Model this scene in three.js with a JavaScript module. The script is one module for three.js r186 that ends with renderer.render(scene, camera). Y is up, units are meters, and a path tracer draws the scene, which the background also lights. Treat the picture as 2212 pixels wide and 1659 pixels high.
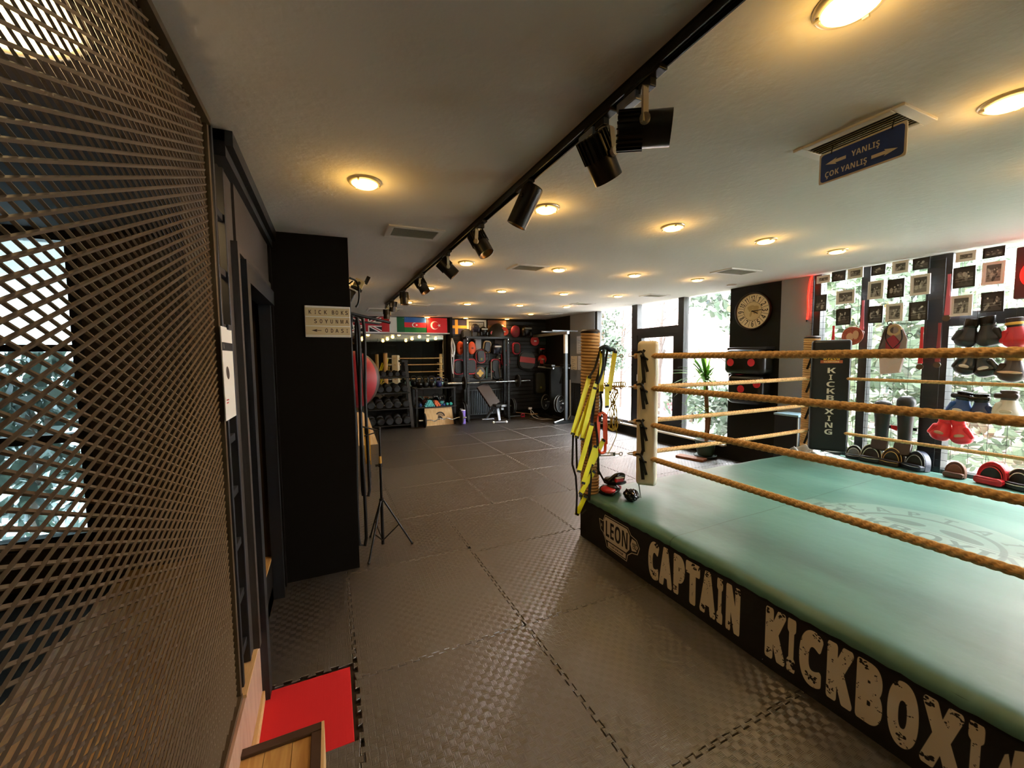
import * as THREE from 'three';
import { RoundedBoxGeometry } from 'three/addons/geometries/RoundedBoxGeometry.js';
import { mergeGeometries } from 'three/addons/utils/BufferGeometryUtils.js';

// ---------------------------------------------------------------- camera, sky, exposure
const scene = new THREE.Scene();
const camera = new THREE.PerspectiveCamera(2 * Math.atan(829.5 / 856.346) * 180 / Math.PI, 2212 / 1659, 0.05, 200);
camera.position.set(0, 1.6, 0);
camera.up.set(0.03762, 0.99765, -0.05727);
camera.lookAt(0.41555, 1.6 - 0.06774, -0.90705);
scene.add(camera);
scene.background = new THREE.Color(0.93, 0.97, 1.0);            // even overcast sky
scene.backgroundIntensity = 46;
const LAMP = 1.15, GLOW = 0.13;                                                // strength of one ceiling downlight
const WARM = 0xffcf92;
const renderer = new THREE.WebGLRenderer({ antialias: true });
renderer.toneMapping = THREE.LinearToneMapping;
renderer.toneMappingExposure = 1.12;
renderer.shadowMap.enabled = true;

// ---------------------------------------------------------------- helpers (x to the right, y up, d into the room: z = -d)
let seed = 12345;
const rnd = () => ((seed = (seed * 1664525 + 1013904223) >>> 0) / 4294967296);
const rr = (a, b) => a + (b - a) * rnd();
const PI = Math.PI;
const taken = {};
const numbered = (n) => { taken[n] = (taken[n] ?? -1) + 1; return taken[n] ? n + '_' + String(taken[n]).padStart(3, '0') : n; };
const std = (color, roughness = 0.6, metalness = 0, more = {}) => new THREE.MeshStandardMaterial({ color, roughness, metalness, ...more });
const phy = (o) => new THREE.MeshPhysicalMaterial(o);
const bx = (w, h, d, x = 0, y = 0, z = 0, r = 0) => (r ? new RoundedBoxGeometry(w, h, d, 2, Math.min(r, w / 2.01, h / 2.01, d / 2.01)) : new THREE.BoxGeometry(w, h, d)).translate(x, y, z);
const cyl = (rt, rb, h, x = 0, y = 0, z = 0, axis = 'y', seg = 20) => {
  const g = new THREE.CylinderGeometry(rt, rb, h, seg);
  if (axis === 'x') g.rotateZ(-PI / 2); if (axis === 'z') g.rotateX(PI / 2);
  return g.translate(x, y, z);
};
const sph = (r, x = 0, y = 0, z = 0, sx = 1, sy = 1, sz = 1, seg = 18) => new THREE.SphereGeometry(r, seg, Math.max(8, seg * 0.66 | 0)).scale(sx, sy, sz).translate(x, y, z);
const tor = (R, r, x = 0, y = 0, z = 0, axis = 'z', a = 8, b = 28) => {
  const g = new THREE.TorusGeometry(R, r, a, b);
  if (axis === 'y') g.rotateX(PI / 2); if (axis === 'x') g.rotateY(PI / 2);
  return g.translate(x, y, z);
};
const v3 = (p) => new THREE.Vector3(p[0], p[1], p[2]);
const tube = (pts, r, seg = 24, rad = 6, closed = false) => new THREE.TubeGeometry(new THREE.CatmullRomCurve3(pts.map(v3), closed), seg, r, rad, closed);
const bar = (a, b, r, seg = 10) => {                              // straight round bar from a to b
  const A = v3(a), B = v3(b), D = B.clone().sub(A), g = new THREE.CylinderGeometry(r, r, D.length(), seg);
  return g.applyQuaternion(new THREE.Quaternion().setFromUnitVectors(new THREE.Vector3(0, 1, 0), D.clone().normalize())).translate((A.x + B.x) / 2, (A.y + B.y) / 2, (A.z + B.z) / 2);
};
const strip = (a, b, w, t, side = [1, 0, 0]) => {                 // flat strap from a to b: width w along side, thickness t
  const A = v3(a), B = v3(b), Y = B.clone().sub(A), L = Y.length(); Y.normalize();
  const X = v3(side).addScaledVector(Y, -v3(side).dot(Y)).normalize(), Z = X.clone().cross(Y);
  return new THREE.BoxGeometry(w, L, t).applyMatrix4(new THREE.Matrix4().makeBasis(X, Y, Z)).translate((A.x + B.x) / 2, (A.y + B.y) / 2, (A.z + B.z) / 2);
};
const lathe = (pts, seg = 28) => new THREE.LatheGeometry(pts.map((p) => new THREE.Vector2(p[0], p[1])), seg);
const poly = (pts) => new THREE.Shape(pts.map((p) => new THREE.Vector2(p[0], p[1])));
const ext = (shape, depth, bevel = 0, curveSegments = 12) => new THREE.ExtrudeGeometry(shape, { depth, bevelEnabled: bevel > 0, bevelSize: bevel, bevelThickness: bevel, bevelSegments: 2, curveSegments });
const rshape = (w, h, r) => {                                     // rounded rectangle about the origin
  const s = new THREE.Shape(), a = w / 2, b = h / 2;
  s.moveTo(-a + r, -b).lineTo(a - r, -b).quadraticCurveTo(a, -b, a, -b + r).lineTo(a, b - r).quadraticCurveTo(a, b, a - r, b).lineTo(-a + r, b).quadraticCurveTo(-a, b, -a, b - r).lineTo(-a, -b + r).quadraticCurveTo(-a, -b, -a + r, -b);
  return s;
};
const mg = (gs) => {
  gs = (Array.isArray(gs) ? gs : [gs]).map((g) => { const n = g.index ? g.toNonIndexed() : g; for (const k of Object.keys(n.attributes)) if (!['position', 'normal', 'uv'].includes(k)) n.deleteAttribute(k); return n; });
  return gs.length === 1 ? gs[0] : mergeGeometries(gs);
};
const metric = (g, s = 1) => {                                    // uv in metres from the dominant direction of each face
  const p = g.attributes.position, n = g.attributes.normal, u = new Float32Array(p.count * 2);
  for (let i = 0; i < p.count; i++) {
    const ax = Math.abs(n.getX(i)), ay = Math.abs(n.getY(i)), az = Math.abs(n.getZ(i));
    const [a, b] = ay >= ax && ay >= az ? [p.getX(i), p.getZ(i)] : ax >= az ? [p.getZ(i), p.getY(i)] : [p.getX(i), p.getY(i)];
    u[2 * i] = a * s; u[2 * i + 1] = b * s;
  }
  g.setAttribute('uv', new THREE.BufferAttribute(u, 2)); return g;
};
const part = (parent, name, gs, mat, label) => { const m = new THREE.Mesh(mg(gs), mat); m.name = name; if (label) m.userData.label = label; parent.add(m); return m; };
const each = (parent, name, gs, mat, label) => gs.map((g) => part(parent, name, g, mat, label));
const metricPart = (parent, name, gs, mat, s = 1) => { const m = part(parent, name, gs, mat); metric(m.geometry, s); return m; };
const tag = (o, label, category, group, kind) => { if (label) o.userData.label = label; if (category) o.userData.category = category; if (group) o.userData.group = group; if (kind) o.userData.kind = kind; return o; };
const thing = (name, label, category, [x, y, d] = [0, 0, 0], turn = 0, group) => {
  const o = new THREE.Group(); o.name = numbered(name); o.position.set(x, y, -d); o.rotation.y = turn; scene.add(o); return tag(o, label, category, group);
};
const one = (name, label, category, gs, mat, at = [0, 0, 0], turn = 0, group) => {
  const o = new THREE.Mesh(mg(gs), mat); o.name = numbered(name); o.position.set(at[0], at[1], -at[2]); o.rotation.y = turn; scene.add(o); return tag(o, label, category, group);
};
const struct = (name, gs, mat, label) => { const o = new THREE.Mesh(mg(gs), mat); o.name = numbered(name); o.userData.kind = 'structure'; if (label) o.userData.label = label; scene.add(o); return o; };
const again = (src, name, label, [x, y, d], turn, group) => {
  const o = src.clone(); o.userData = { ...src.userData }; o.name = numbered(name); o.position.set(x, y, -d); if (turn !== undefined) o.rotation.y = turn; scene.add(o);
  if (label) o.userData.label = label; if (group) o.userData.group = group; return o;
};
const ceilAt = (x, d) => 2.445 + 0.019 * x + 0.009 * d;           // the plaster ceiling is not quite level
const RW = -PI / 2, LW = PI / 2;                                  // turn of things on the window wall / on the mesh side

// ---------------------------------------------------------------- textures
const lattice = (n, s) => { const a = new Float32Array(n * n); let q = s; for (let i = 0; i < n * n; i++) a[i] = (q = (q * 1664525 + 1013904223) >>> 0) / 4294967296; return a; };
const noiseField = (W, octaves, s = 7, stretch = [1, 1]) => {
  const out = new Float32Array(W * W); let amp = 1, tot = 0;
  for (const n of octaves) {
    const L = lattice(n, s + n * 31); tot += amp;
    for (let y = 0; y < W; y++) for (let x = 0; x < W; x++) {
      const fx = (x / W) * n * stretch[0], fy = (y / W) * n * stretch[1], ix = Math.floor(fx), iy = Math.floor(fy), ux = fx - ix, uy = fy - iy, a = ux * ux * (3 - 2 * ux), b = uy * uy * (3 - 2 * uy);
      const g = (i, j) => L[((j % n) + n) % n * n + ((i % n) + n) % n];
      out[y * W + x] += amp * ((g(ix, iy) * (1 - a) + g(ix + 1, iy) * a) * (1 - b) + (g(ix, iy + 1) * (1 - a) + g(ix + 1, iy + 1) * a) * b);
    }
    amp *= 0.55;
  }
  return out.map((v) => v / tot);
};
const dataTex = (W, H, fn, srgb = true, rep = [1, 1]) => {
  const a = new Uint8Array(W * H * 4);
  for (let y = 0; y < H; y++) for (let x = 0; x < W; x++) { const c = fn(x, y), i = 4 * (y * W + x); a[i] = c[0]; a[i + 1] = c[1]; a[i + 2] = c[2]; a[i + 3] = 255; }
  const t = new THREE.DataTexture(a, W, H); t.magFilter = THREE.LinearFilter; t.minFilter = THREE.LinearMipmapLinearFilter; t.generateMipmaps = true;
  t.wrapS = t.wrapT = THREE.RepeatWrapping; t.repeat.set(...rep); if (srgb) t.colorSpace = THREE.SRGBColorSpace; t.needsUpdate = true; return t;
};
const grey = (W, f, lo, hi, rep) => dataTex(W, W, (x, y) => { const v = Math.max(0, Math.min(255, lo + (hi - lo) * f[y * W + x])); return [v, v, v]; }, false, rep);
const paint = (W, H, fn, more = {}) => {                          // flat print: lettering, flags, photographs
  const c = document.createElement('canvas'); c.width = W; c.height = H; fn(c.getContext('2d'), W, H);
  const t = new THREE.CanvasTexture(c); t.colorSpace = THREE.SRGBColorSpace; Object.assign(t, more); return t;
};
const fineN = noiseField(256, [16, 32, 64, 128], 3);
const coarseN = noiseField(256, [4, 8, 16, 32, 64], 11);
const tone = (hex, amount, rep, f = coarseN) => { const c = new THREE.Color(hex).getRGB({}, THREE.SRGBColorSpace); return dataTex(256, 256, (x, y) => { const k = 1 + amount * (f[y * 256 + x] - 0.5) * 2; return [c.r * 255 * k, c.g * 255 * k, c.b * 255 * k].map((v) => Math.max(0, Math.min(255, v))); }, true, rep); };
const plasterBump = grey(256, fineN, 0, 255, [2.5, 2.5]);
// ---------------------------------------------------------------- materials
const M = {
  ceiling: std(0xe0ded6, 0.92, 0, { bumpMap: plasterBump, bumpScale: 0.0015 }),
  wallBlack: phy({ color: 0x171411, roughness: 0.65, specularIntensity: 0.35, bumpMap: plasterBump, bumpScale: 0.0008 }),
  wallGrey: std(0x8c929a, 0.38, 0, { bumpMap: plasterBump, bumpScale: 0.0008 }),
  pier: phy({ color: 0x120f0c, roughness: 0.8, specularIntensity: 0.2, bumpMap: plasterBump, bumpScale: 0.0006 }),
  panel: std(0x40372e, 0.55, 0, { bumpMap: plasterBump, bumpScale: 0.0005 }),
  dark: std(0x17161a, 0.4), darkFrame: std(0x1f2023, 0.42), blackMetal: std(0x131313, 0.38, 0.2), blackPlastic: std(0x121212, 0.5),
  steel: std(0xb9bcbf, 0.3, 1), chrome: std(0xd8d8d8, 0.16, 1), greyMetal: std(0x8b8e93, 0.4, 0.6),
  bronze: std(0x584a38, 0.4, 0.45), white: std(0xe6e4de, 0.55), offWhite: std(0xe6e3dc, 0.7),
  leather: std(0x16130f, 0.36), leatherBrown: std(0x33241b, 0.42), vinylBlack: std(0x121110, 0.3),
  red: std(0xc51f26, 0.42), redLeather: std(0xb0151d, 0.36), orange: std(0xe8582a, 0.5), yellow: std(0xe6dc14, 0.45),
  strapBlack: std(0x101316, 0.75), strapBlue: std(0x1d3038, 0.75), cotton: std(0xd9d3c2, 0.85),
  rubber: std(0x1c1c1b, 0.6), glass: phy({ color: 0xffffff, roughness: 0, transmission: 1, thickness: 0, ior: 1.5 }),
  mirror: std(0xd9dedd, 0.015, 1), gold: std(0xd8a748, 0.5), woodTrim: std(0x4a3322, 0.5),
};
const grain = noiseField(256, [4, 8, 16, 32, 64], 5, [1, 0.12]);
const woodTex = (a, b, rep) => { const A = new THREE.Color(a).getRGB({}, THREE.SRGBColorSpace), B = new THREE.Color(b).getRGB({}, THREE.SRGBColorSpace); return dataTex(256, 256, (x, y) => { const n = grain[y * 256 + x], k = Math.max(0, Math.min(1, (0.5 + 0.5 * Math.sin(n * 46)) * 0.45 + n * 0.6)); return [A.r + (B.r - A.r) * k, A.g + (B.g - A.g) * k, A.b + (B.b - A.b) * k].map((v) => v * 255); }, true, rep); };
M.oak = std(0xffffff, 0.5, 0, { map: woodTex(0xb98543, 0xdcae68, [3, 3]) });
M.birch = std(0xffffff, 0.6, 0, { map: woodTex(0xc99c63, 0xe0bd88, [2, 2]) });
M.pinkWood = std(0xffffff, 0.6, 0, { map: woodTex(0xb28a72, 0xc8a38b, [1.5, 1.5]) });

// ---------------------------------------------------------------- the room
const slab = (x0, x1, y0, y1, d0, d1) => new THREE.BoxGeometry(x1 - x0, y1 - y0, d1 - d0).translate((x0 + x1) / 2, (y0 + y1) / 2, -(d0 + d1) / 2);
const sroom = (name, boxes, mat, label) => { const o = struct(name, boxes.map((b) => slab(...b)), mat, label); metric(o.geometry); return o; };
{ const g = slab(-3.8, 5.75, 0, 0.25, -2.5, 10.1), p = g.attributes.position;
  for (let i = 0; i < p.count; i++) p.setY(i, p.getY(i) + ceilAt(p.getX(i), -p.getZ(i)));
  g.computeVertexNormals(); metric(g); struct('ceiling', g, M.ceiling, 'grey white plaster ceiling over the gym'); }
sroom('wall_far', [[-0.6, 5.75, -0.1, 2.9, 9.77, 10.0]], M.wallBlack, 'black painted end wall behind the weight racks');
sroom('wall_back', [[-3.8, 5.75, -0.1, 2.9, -2.4, -2.2]], M.wallBlack);
sroom('wall_window_side', [[5.52, 5.72, -0.1, 2.9, 8.5, 9.77], [5.52, 5.72, -0.1, 2.9, 3.37, 4.11], [5.52, 5.72, -0.1, 2.9, -2.4, -0.5], [5.52, 5.72, -0.1, 0.19, 4.11, 7.5], [5.52, 5.72, -0.1, 0.36, -0.5, 2.99]], M.wallBlack, 'black painted wall and pillar between the windows');
sroom('wall_grey_panel', [[5.515, 5.72, -0.1, 2.9, 7.5, 8.5], [5.515, 5.72, -0.1, 2.9, 2.99, 3.37]], M.wallGrey, 'dark grey painted wall strips beside the windows');
sroom('wall_pier', [[-0.5, 0.15, -0.1, 2.9, 3.17, 3.55]], M.pier, 'matt black pier with the lightbox sign');
sroom('trim_1', [[-0.40, -0.335, 0, 2.9, 3.12, 3.17]], M.pier, 'flat black moulding in the corner beside the pier');
sroom('wall_left', [[-0.5, -0.36, 0.30, 2.9, 1.97, 2.10], [-0.5, -0.35, 1.98, 2.9, 2.10, 3.02], [-0.5, -0.35, -0.1, 2.9, 3.02, 3.3], [-0.6, -0.45, -0.1, 2.9, 3.5, 9.8]], M.panel, 'brown grey painted wall round the changing room door');
sroom('ceiling_lounge', [[-3.65, -0.43, 2.36, 2.40, -2.2, 3.2]], std(0x2f261e, 0.8), 'dark ceiling of the lounge behind the screen');
sroom('trim_2', [[-0.37, -0.325, 2.36, 2.47, 1.84, 3.17], [-0.36, -0.30, 2.40, 2.5, 1.84, 3.17]], M.darkFrame, 'dark moulding where the left wall meets the ceiling');
{ const dr = struct('door_1', mg([slab(-0.49, -0.46, 0.05, 1.95, 2.16, 2.98)]), M.pier, 'black changing room door set back in its frame');
  part(dr, 'door_frame', [slab(-0.40, -0.315, 0, 1.95, 2.09, 2.16), slab(-0.40, -0.315, 1.95, 2.04, 2.09, 3.03), slab(-0.40, -0.335, 0, 1.95, 2.98, 3.03)], M.darkFrame);
  part(dr, 'door_architrave', [slab(-0.36, -0.335, 0.30, 2.1, 2.03, 2.07), slab(-0.36, -0.335, 2.06, 2.1, 2.07, 3.08)], M.panel);
  part(dr, 'handle', [bar([-0.44, 0.95, -2.24], [-0.40, 0.95, -2.24], 0.009), bar([-0.40, 0.95, -2.24], [-0.40, 0.95, -2.34], 0.008)], M.steel); }
// the lounge behind the mesh screen
sroom('wall_lounge', [[-3.8, -0.5, -0.1, 2.9, 3.2, 3.35], [-3.8, -3.65, -0.1, 2.9, -2.4, 3.2]].flatMap((b) => b[4] === 3.2 ? [[-3.8, -1.9, -0.1, 2.9, 3.2, 3.35], [-1.32, -0.5, -0.1, 2.9, 3.2, 3.35], [-1.9, -1.32, 2.36, 2.9, 3.2, 3.35], [-1.9, -1.32, -0.1, 0.5, 3.2, 3.35]] : [b]), M.panel, 'brown walls of the lounge behind the mesh screen');
{ const w = struct('window_3', mg([slab(-1.9, -1.84, 0.5, 2.36, 3.22, 3.3), slab(-1.38, -1.32, 0.5, 2.36, 3.22, 3.3), slab(-1.84, -1.38, 2.3, 2.36, 3.22, 3.3), slab(-1.84, -1.38, 0.5, 0.56, 3.22, 3.3), slab(-1.84, -1.38, 1.12, 1.17, 3.22, 3.3), slab(-1.84, -1.38, 1.66, 1.70, 3.22, 3.3)]), M.darkFrame, 'bright window seen through the mesh screen');
  part(w, 'pane', slab(-1.84, -1.38, 0.56, 2.3, 3.255, 3.26), phy({ color: 0x8b979c, roughness: 0.05, transmission: 1, thickness: 0 })); }
const loungeFloor = sroom('floor_lounge', [[-3.65, -0.40, 0, 0.27, -2.2, 3.2]], M.wallBlack, 'raised lounge floor behind the mesh screen');
for (let i = 0; i < 12; i++) for (let j = 0; j < 3; j++) { if (i > 4 && j) continue; const o = new THREE.Mesh(slab(-0.56 - 0.16 * i, -0.402 - 0.16 * i, 0.27, 0.285, -0.4 + j * 1.2, 0.797 + j * 1.2), M.oak); metric(o.geometry); o.name = 'plank'; loungeFloor.add(o); }

// floor: concrete with interlocking foam mats, each its own piece
const checker = (() => {                                          // basket weave of ribbed squares, a 56 mm tile of 2 x 2 squares
  const W = 256; return dataTex(W, W, (x, y) => {
    const cx = x < W / 2, cy = y < W / 2, t = (cx === cy ? x : y) % (W / 2) / (W / 2);
    const ex = Math.min(x % (W / 2), W / 2 - 1 - x % (W / 2), y % (W / 2), W / 2 - 1 - y % (W / 2));
    const v = (ex < 4 ? 40 : 255 * (0.35 + 0.65 * (0.5 + 0.5 * Math.cos(t * 6 * 2 * PI)))); return [v, v, v];
  }, false, [1 / 0.06, 1 / 0.06]); })();
const wear = dataTex(64, 64, (x, y) => { const v = ((x < 32) === (y < 32) ? 76 : 122) + 22 * (coarseN[(y * 4) * 256 + x * 4] - 0.5); return [v, v, v]; }, false, [1 / 0.06, 1 / 0.06]);   // ribs across or along: two sheens
M.mat = [0x332d27, 0x2e2823, 0x39332c].map((c) => phy({ color: c, roughness: 1, ior: 2.3, bumpMap: checker, bumpScale: 0.0012, roughnessMap: wear }));
M.matRed = std(0xd3131a, 0.8, 0, { bumpMap: checker, bumpScale: 0.0002 });
const floor = sroom('floor', [[-0.5, 5.75, -0.15, -0.018, -2.4, 9.8]], std(0x3a3733, 0.9), 'floor of black interlocking foam mats');
const toothLine = (a, b, A = 0.009, N = 14) => {                  // dovetail teeth along one seam, the same for both neighbours
  const lo = Math.min(a, b), hi = Math.max(a, b), out = [[lo, -A]];
  for (let k = Math.ceil(lo * N); (k + 1) / N <= hi; k++) for (const [u, s] of [[0.28, -1], [0.21, 1], [0.79, 1], [0.72, -1]]) out.push([(k + u) / N, s * A]);
  return a < b ? out : [...out.slice(1), [hi, -A]].reverse();
};
function matPiece(x0, x1, d0, d1, mat, teeth = [1, 1, 1, 1], y = 0) {       // teeth on sides d0, x1, d1, x0
  const p = [], g = 0.0012, side = (a, b, fn, on) => { for (const [t, w] of on ? toothLine(a, b) : [[a, 0]]) p.push(fn(t, w)); };
  const clampX = (v) => Math.max(x0 - 0.013, Math.min(x1 + 0.013, v));
  side(x0, x1, (t, w) => [clampX(t), d0 + g + w], teeth[0]); side(d0, d1, (t, w) => [x1 - g + w, t], teeth[1]);
  side(x1, x0, (t, w) => [clampX(t), d1 - g + w], teeth[2]); side(d1, d0, (t, w) => [x0 + g + w, t], teeth[3]);
  const geo = new THREE.ExtrudeGeometry(poly(p), { depth: 0.013, bevelEnabled: true, bevelThickness: 0.0025, bevelSize: 0.003, bevelOffset: -0.003, bevelSegments: 1 }).rotateX(-PI / 2).translate(0, y - 0.0155, 0), o = new THREE.Mesh(mg(geo), mat); metric(o.geometry); o.name = 'mat'; floor.add(o);
}
for (let i = -1; i < 5; i++) for (let j = 0; j < 6; j++) {
  const x0 = 0.569 + i - (i < 0 ? 0.02 : 0), x1 = 1.569 + i, d0 = 3.956 + j * 0.985, d1 = d0 + 0.985;
  matPiece(Math.max(-0.44, x0), Math.min(5.51, x1), d0, Math.min(9.77, d1), M.mat[(i * 7 + j * 5 + 9) % 3], [1, i < 4, d1 < 9.7, i >= 0]);
}
for (const [x0, x1, d0, d1, t, k] of [[1.01, 2.01, 3.02, 3.956, [1, 1, 1, 1], 0], [0.06, 1.01, 3.10, 3.956, [1, 1, 1, 0], 1], [2.01, 3.01, 3.02, 3.956, [1, 1, 1, 1], 2], [3.01, 4.01, 3.02, 3.956, [1, 1, 1, 1], 1], [4.01, 5.51, 3.02, 3.956, [1, 0, 1, 1], 0],
  [0.06, 1.01, 2.04, 3.10, [1, 1, 1, 1], 2], [1.01, 2.05, 2.04, 3.02, [1, 0, 1, 1], 0], [0.06, 1.01, 1.05, 2.04, [1, 1, 1, 1], 0], [1.01, 2.05, 1.05, 2.04, [1, 0, 1, 1], 2], [0.06, 1.01, 0.05, 1.05, [1, 1, 1, 1], 1], [1.01, 2.05, 0.05, 1.05, [1, 0, 1, 1], 0],
  [0.06, 1.01, -1, 0.05, [1, 1, 1, 1], 1], [1.01, 2.05, -1, 0.05, [1, 0, 1, 1], 2], [-0.45, 0.06, 2.165, 3.17, [1, 1, 0, 0], 1], [-0.35, 0.06, 0.7, 1.70, [0, 1, 0, 0], 1]]) matPiece(x0, x1, d0, d1, M.mat[k], t);
matPiece(-0.348, 0.036, 1.70, 2.15, M.matRed, [0, 0, 0, 0], -0.004);

// right-hand glazing: far garden window with its door, near bay, and the bay going on behind the camera
const win = (name, label, bars, panes, sills) => {
  const w = struct(name, bars.map((b) => slab(...b)), M.darkFrame, label);
  for (const [y0, y1, d0, d1] of panes) part(w, 'pane', slab(5.612, 5.618, y0, y1, d0, d1), M.glass);
  for (const s of sills) part(w, 'sill', slab(...s), M.white); return w;
};
const w1 = win('window_1', 'black framed garden window with a door leaf', [
  [5.54, 5.66, 0.19, 2.9, 7.42, 7.5], [5.54, 5.66, 0.19, 2.9, 6.13, 6.29], [5.54, 5.66, 0.19, 2.9, 5.0, 5.12], [5.54, 5.66, 0.19, 2.9, 4.11, 4.13],
  [5.54, 5.66, 0.19, 0.27, 4.13, 7.42], [5.54, 5.66, 2.0, 2.13, 5.12, 6.13], [5.54, 5.66, 2.64, 2.9, 4.11, 7.5]],
  [[0.27, 2.64, 6.29, 7.42], [2.13, 2.64, 5.12, 6.13], [0.27, 2.64, 4.13, 5.0]], [[5.45, 5.56, 0.19, 0.215, 4.13, 7.48]]);
{ const leaf = part(w1, 'door_leaf', [slab(5.55, 5.64, 0.27, 2.0, 6.02, 6.13), slab(5.55, 5.64, 0.27, 2.0, 5.12, 5.23), slab(5.55, 5.64, 0.27, 0.46, 5.23, 6.02), slab(5.55, 5.64, 1.94, 2.0, 5.23, 6.02)], M.darkFrame);
  part(leaf, 'pane', slab(5.60, 5.606, 0.46, 1.94, 5.23, 6.02), M.glass); part(leaf, 'handle', [bar([5.55, 1.22, -6.07], [5.50, 1.22, -6.07], 0.01), bx(0.018, 0.13, 0.022, 5.5, 1.17, -6.07, 0.005)], M.white); }
win('window_2', 'black framed window bay with the wire grid', [
  [5.54, 5.66, 0.36, 2.9, 2.91, 2.99], [5.54, 5.64, 0.36, 2.9, 2.42, 2.50], [5.53, 5.68, 0.36, 2.9, 1.77, 1.95], [5.54, 5.66, 0.36, 0.43, -0.5, 2.91], [5.54, 5.66, 2.62, 2.9, -0.5, 2.99],
  [5.54, 5.66, 1.86, 1.99, 0.62, 1.77], [5.54, 5.66, 0.36, 2.9, 0.55, 0.62], [5.54, 5.66, 0.36, 2.9, -0.5, -0.42]],
  [[0.43, 2.62, 2.50, 2.91], [0.43, 2.62, 1.95, 2.42], [0.43, 1.86, 0.62, 1.77], [1.99, 2.62, 0.62, 1.77], [0.43, 2.62, -0.42, 0.55]], []);
// ---------------------------------------------------------------- ceiling lights
const DL = [[1, 0], [2, 0], [3, 0], [4, 0], [0, 1], [1, 1], [2, 1], [3, 1], [4, 1], [1, 2], [2, 2], [3, 2], [4, 2], [0, 3], [1, 3], [2, 3], [3, 3], [4, 3], [1, 4], [2, 4], [3, 4], [4, 4], [4, 5], [1.9, 5.75], [2.86, 5.8], [4.0, 6.0]];
M.lens = std(0xfff0d0, 0.4, 0, { emissive: 0xffd07c, emissiveIntensity: 7 });
M.trimRing = std(0xcfc6b0, 0.35, 0.5);
const ordW = ['first', 'second', 'third', 'fourth', 'fifth', 'sixth', 'last'];
let proto = null;
DL.forEach(([i, j], k) => {
  const x = 0.189 + 1.021 * i, d = j < 5.5 ? 0.595 + 1.529 * j : [9.42, 9.5, 9.6][k - 23] ?? 9.4, y = ceilAt(x, d);
  const lab = `round glowing recessed downlight, ${ordW[Math.min(6, Math.floor(j))]} row from the sign, ${ordW[Math.floor(i)]} from the mesh wall`;
  let t;
  if (!proto) {
    t = proto = thing('downlight', lab, 'ceiling light', [x, y, d], 0, 'recessed ceiling downlights');
    part(t, 'trim_ring', lathe([[0.062, 0.002], [0.078, 0.002], [0.08, -0.004], [0.074, -0.012], [0.062, -0.014], [0.06, -0.004], [0.062, 0.002]], 28), M.trimRing);
    part(t, 'lens', lathe([[0.0, -0.026], [0.03, -0.0255], [0.05, -0.023], [0.06, -0.016], [0.061, -0.004], [0, -0.004]], 28), M.lens);
    for (let c = 0; c < 3; c++) part(t, 'clip', bx(0.008, 0.006, 0.014, 0.068 * Math.cos(c * 2.09), -0.017, 0.068 * Math.sin(c * 2.09)), M.trimRing);
  } else t = again(proto, 'downlight', lab, [x, y, d]);
  const L = new THREE.SpotLight(WARM, LAMP, 0, 1.25, 0.7, 2); L.position.set(x, y - 0.03, -d); L.target.position.set(x, 0, -d); L.castShadow = true; L.shadow.radius = 2.5; L.name = 'downlight_light'; scene.add(L, L.target);
  const P = new THREE.PointLight(0xffc565, GLOW, 0, 2); P.position.set(x, y - 0.1, -d); P.castShadow = true; P.shadow.radius = 3; P.name = 'downlight_glow'; scene.add(P);
});
// unlit round detector
one('smoke_detector', 'small white disc on the ceiling beside the clock pillar', 'detector', lathe([[0, -0.02], [0.05, -0.02], [0.065, -0.008], [0.066, 0.004]], 24), M.white, [5.14, ceilAt(5.14, 3.82), 3.82]);
// air vents
M.ventDark = std(0x3c3a34, 0.8), M.ventSlat = std(0xa8a494, 0.7);
const vent = (x0, x1, d0, d1, along, label) => {
  const x = (x0 + x1) / 2, d = (d0 + d1) / 2, w = x1 - x0, l = d1 - d0, t = thing('air_vent', label, 'air vent', [x, ceilAt(x, d), d], 0, 'ceiling air vents'), b = 0.038;
  t.rotation.z = 0.019; t.rotation.x = 0.009;
  part(t, 'frame', [bx(w, 0.012, b, 0, -0.004, l / 2 - b / 2, 0.003), bx(w, 0.012, b, 0, -0.004, -l / 2 + b / 2, 0.003), bx(b, 0.012, l - 2 * b, w / 2 - b / 2, -0.004, 0, 0.003), bx(b, 0.012, l - 2 * b, -w / 2 + b / 2, -0.004, 0, 0.003)], M.white);
  part(t, 'backing', bx(w - 2 * b, 0.003, l - 2 * b, 0, 0.0, 0), M.ventDark);
  const span = along === 'x' ? l - 2 * b : w - 2 * b, n = Math.round(span / 0.02);
  for (let i = 0; i < n; i++) { const o = -span / 2 + (i + 0.5) * span / n; const g = along === 'x' ? new THREE.BoxGeometry(w - 2 * b, 0.002, 0.014).rotateX(0.6).translate(0, -0.004, o) : new THREE.BoxGeometry(0.014, 0.002, l - 2 * b).rotateZ(0.6).translate(o, -0.004, 0); part(t, 'slat', g, M.ventSlat); }
};
vent(0.385, 0.765, 2.75, 3.02, 'x', 'white slatted air vent between the pier and the spotlight track');
vent(1.70, 2.06, 3.55, 3.82, 'x', 'white slatted air vent in the middle of the third light row');
vent(4.02, 4.54, 2.99, 3.27, 'x', 'white slatted air vent near the window bay and clock pillar');
vent(4.65, 5.08, 4.85, 5.12, 'x', 'white slatted air vent beside the garden door');
vent(4.15, 4.54, 6.12, 6.42, 'x', 'white slatted air vent near the grey wall strip');
vent(1.29, 1.66, 7.05, 7.30, 'x', 'white slatted air vent by the far end of the track');
vent(4.70, 5.06, 8.10, 8.36, 'x', 'white slatted air vent above the cable machine corner');
vent(0.68, 1.30, 7.80, 8.40, 'x', 'wide white air vent above the union flag');
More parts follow.
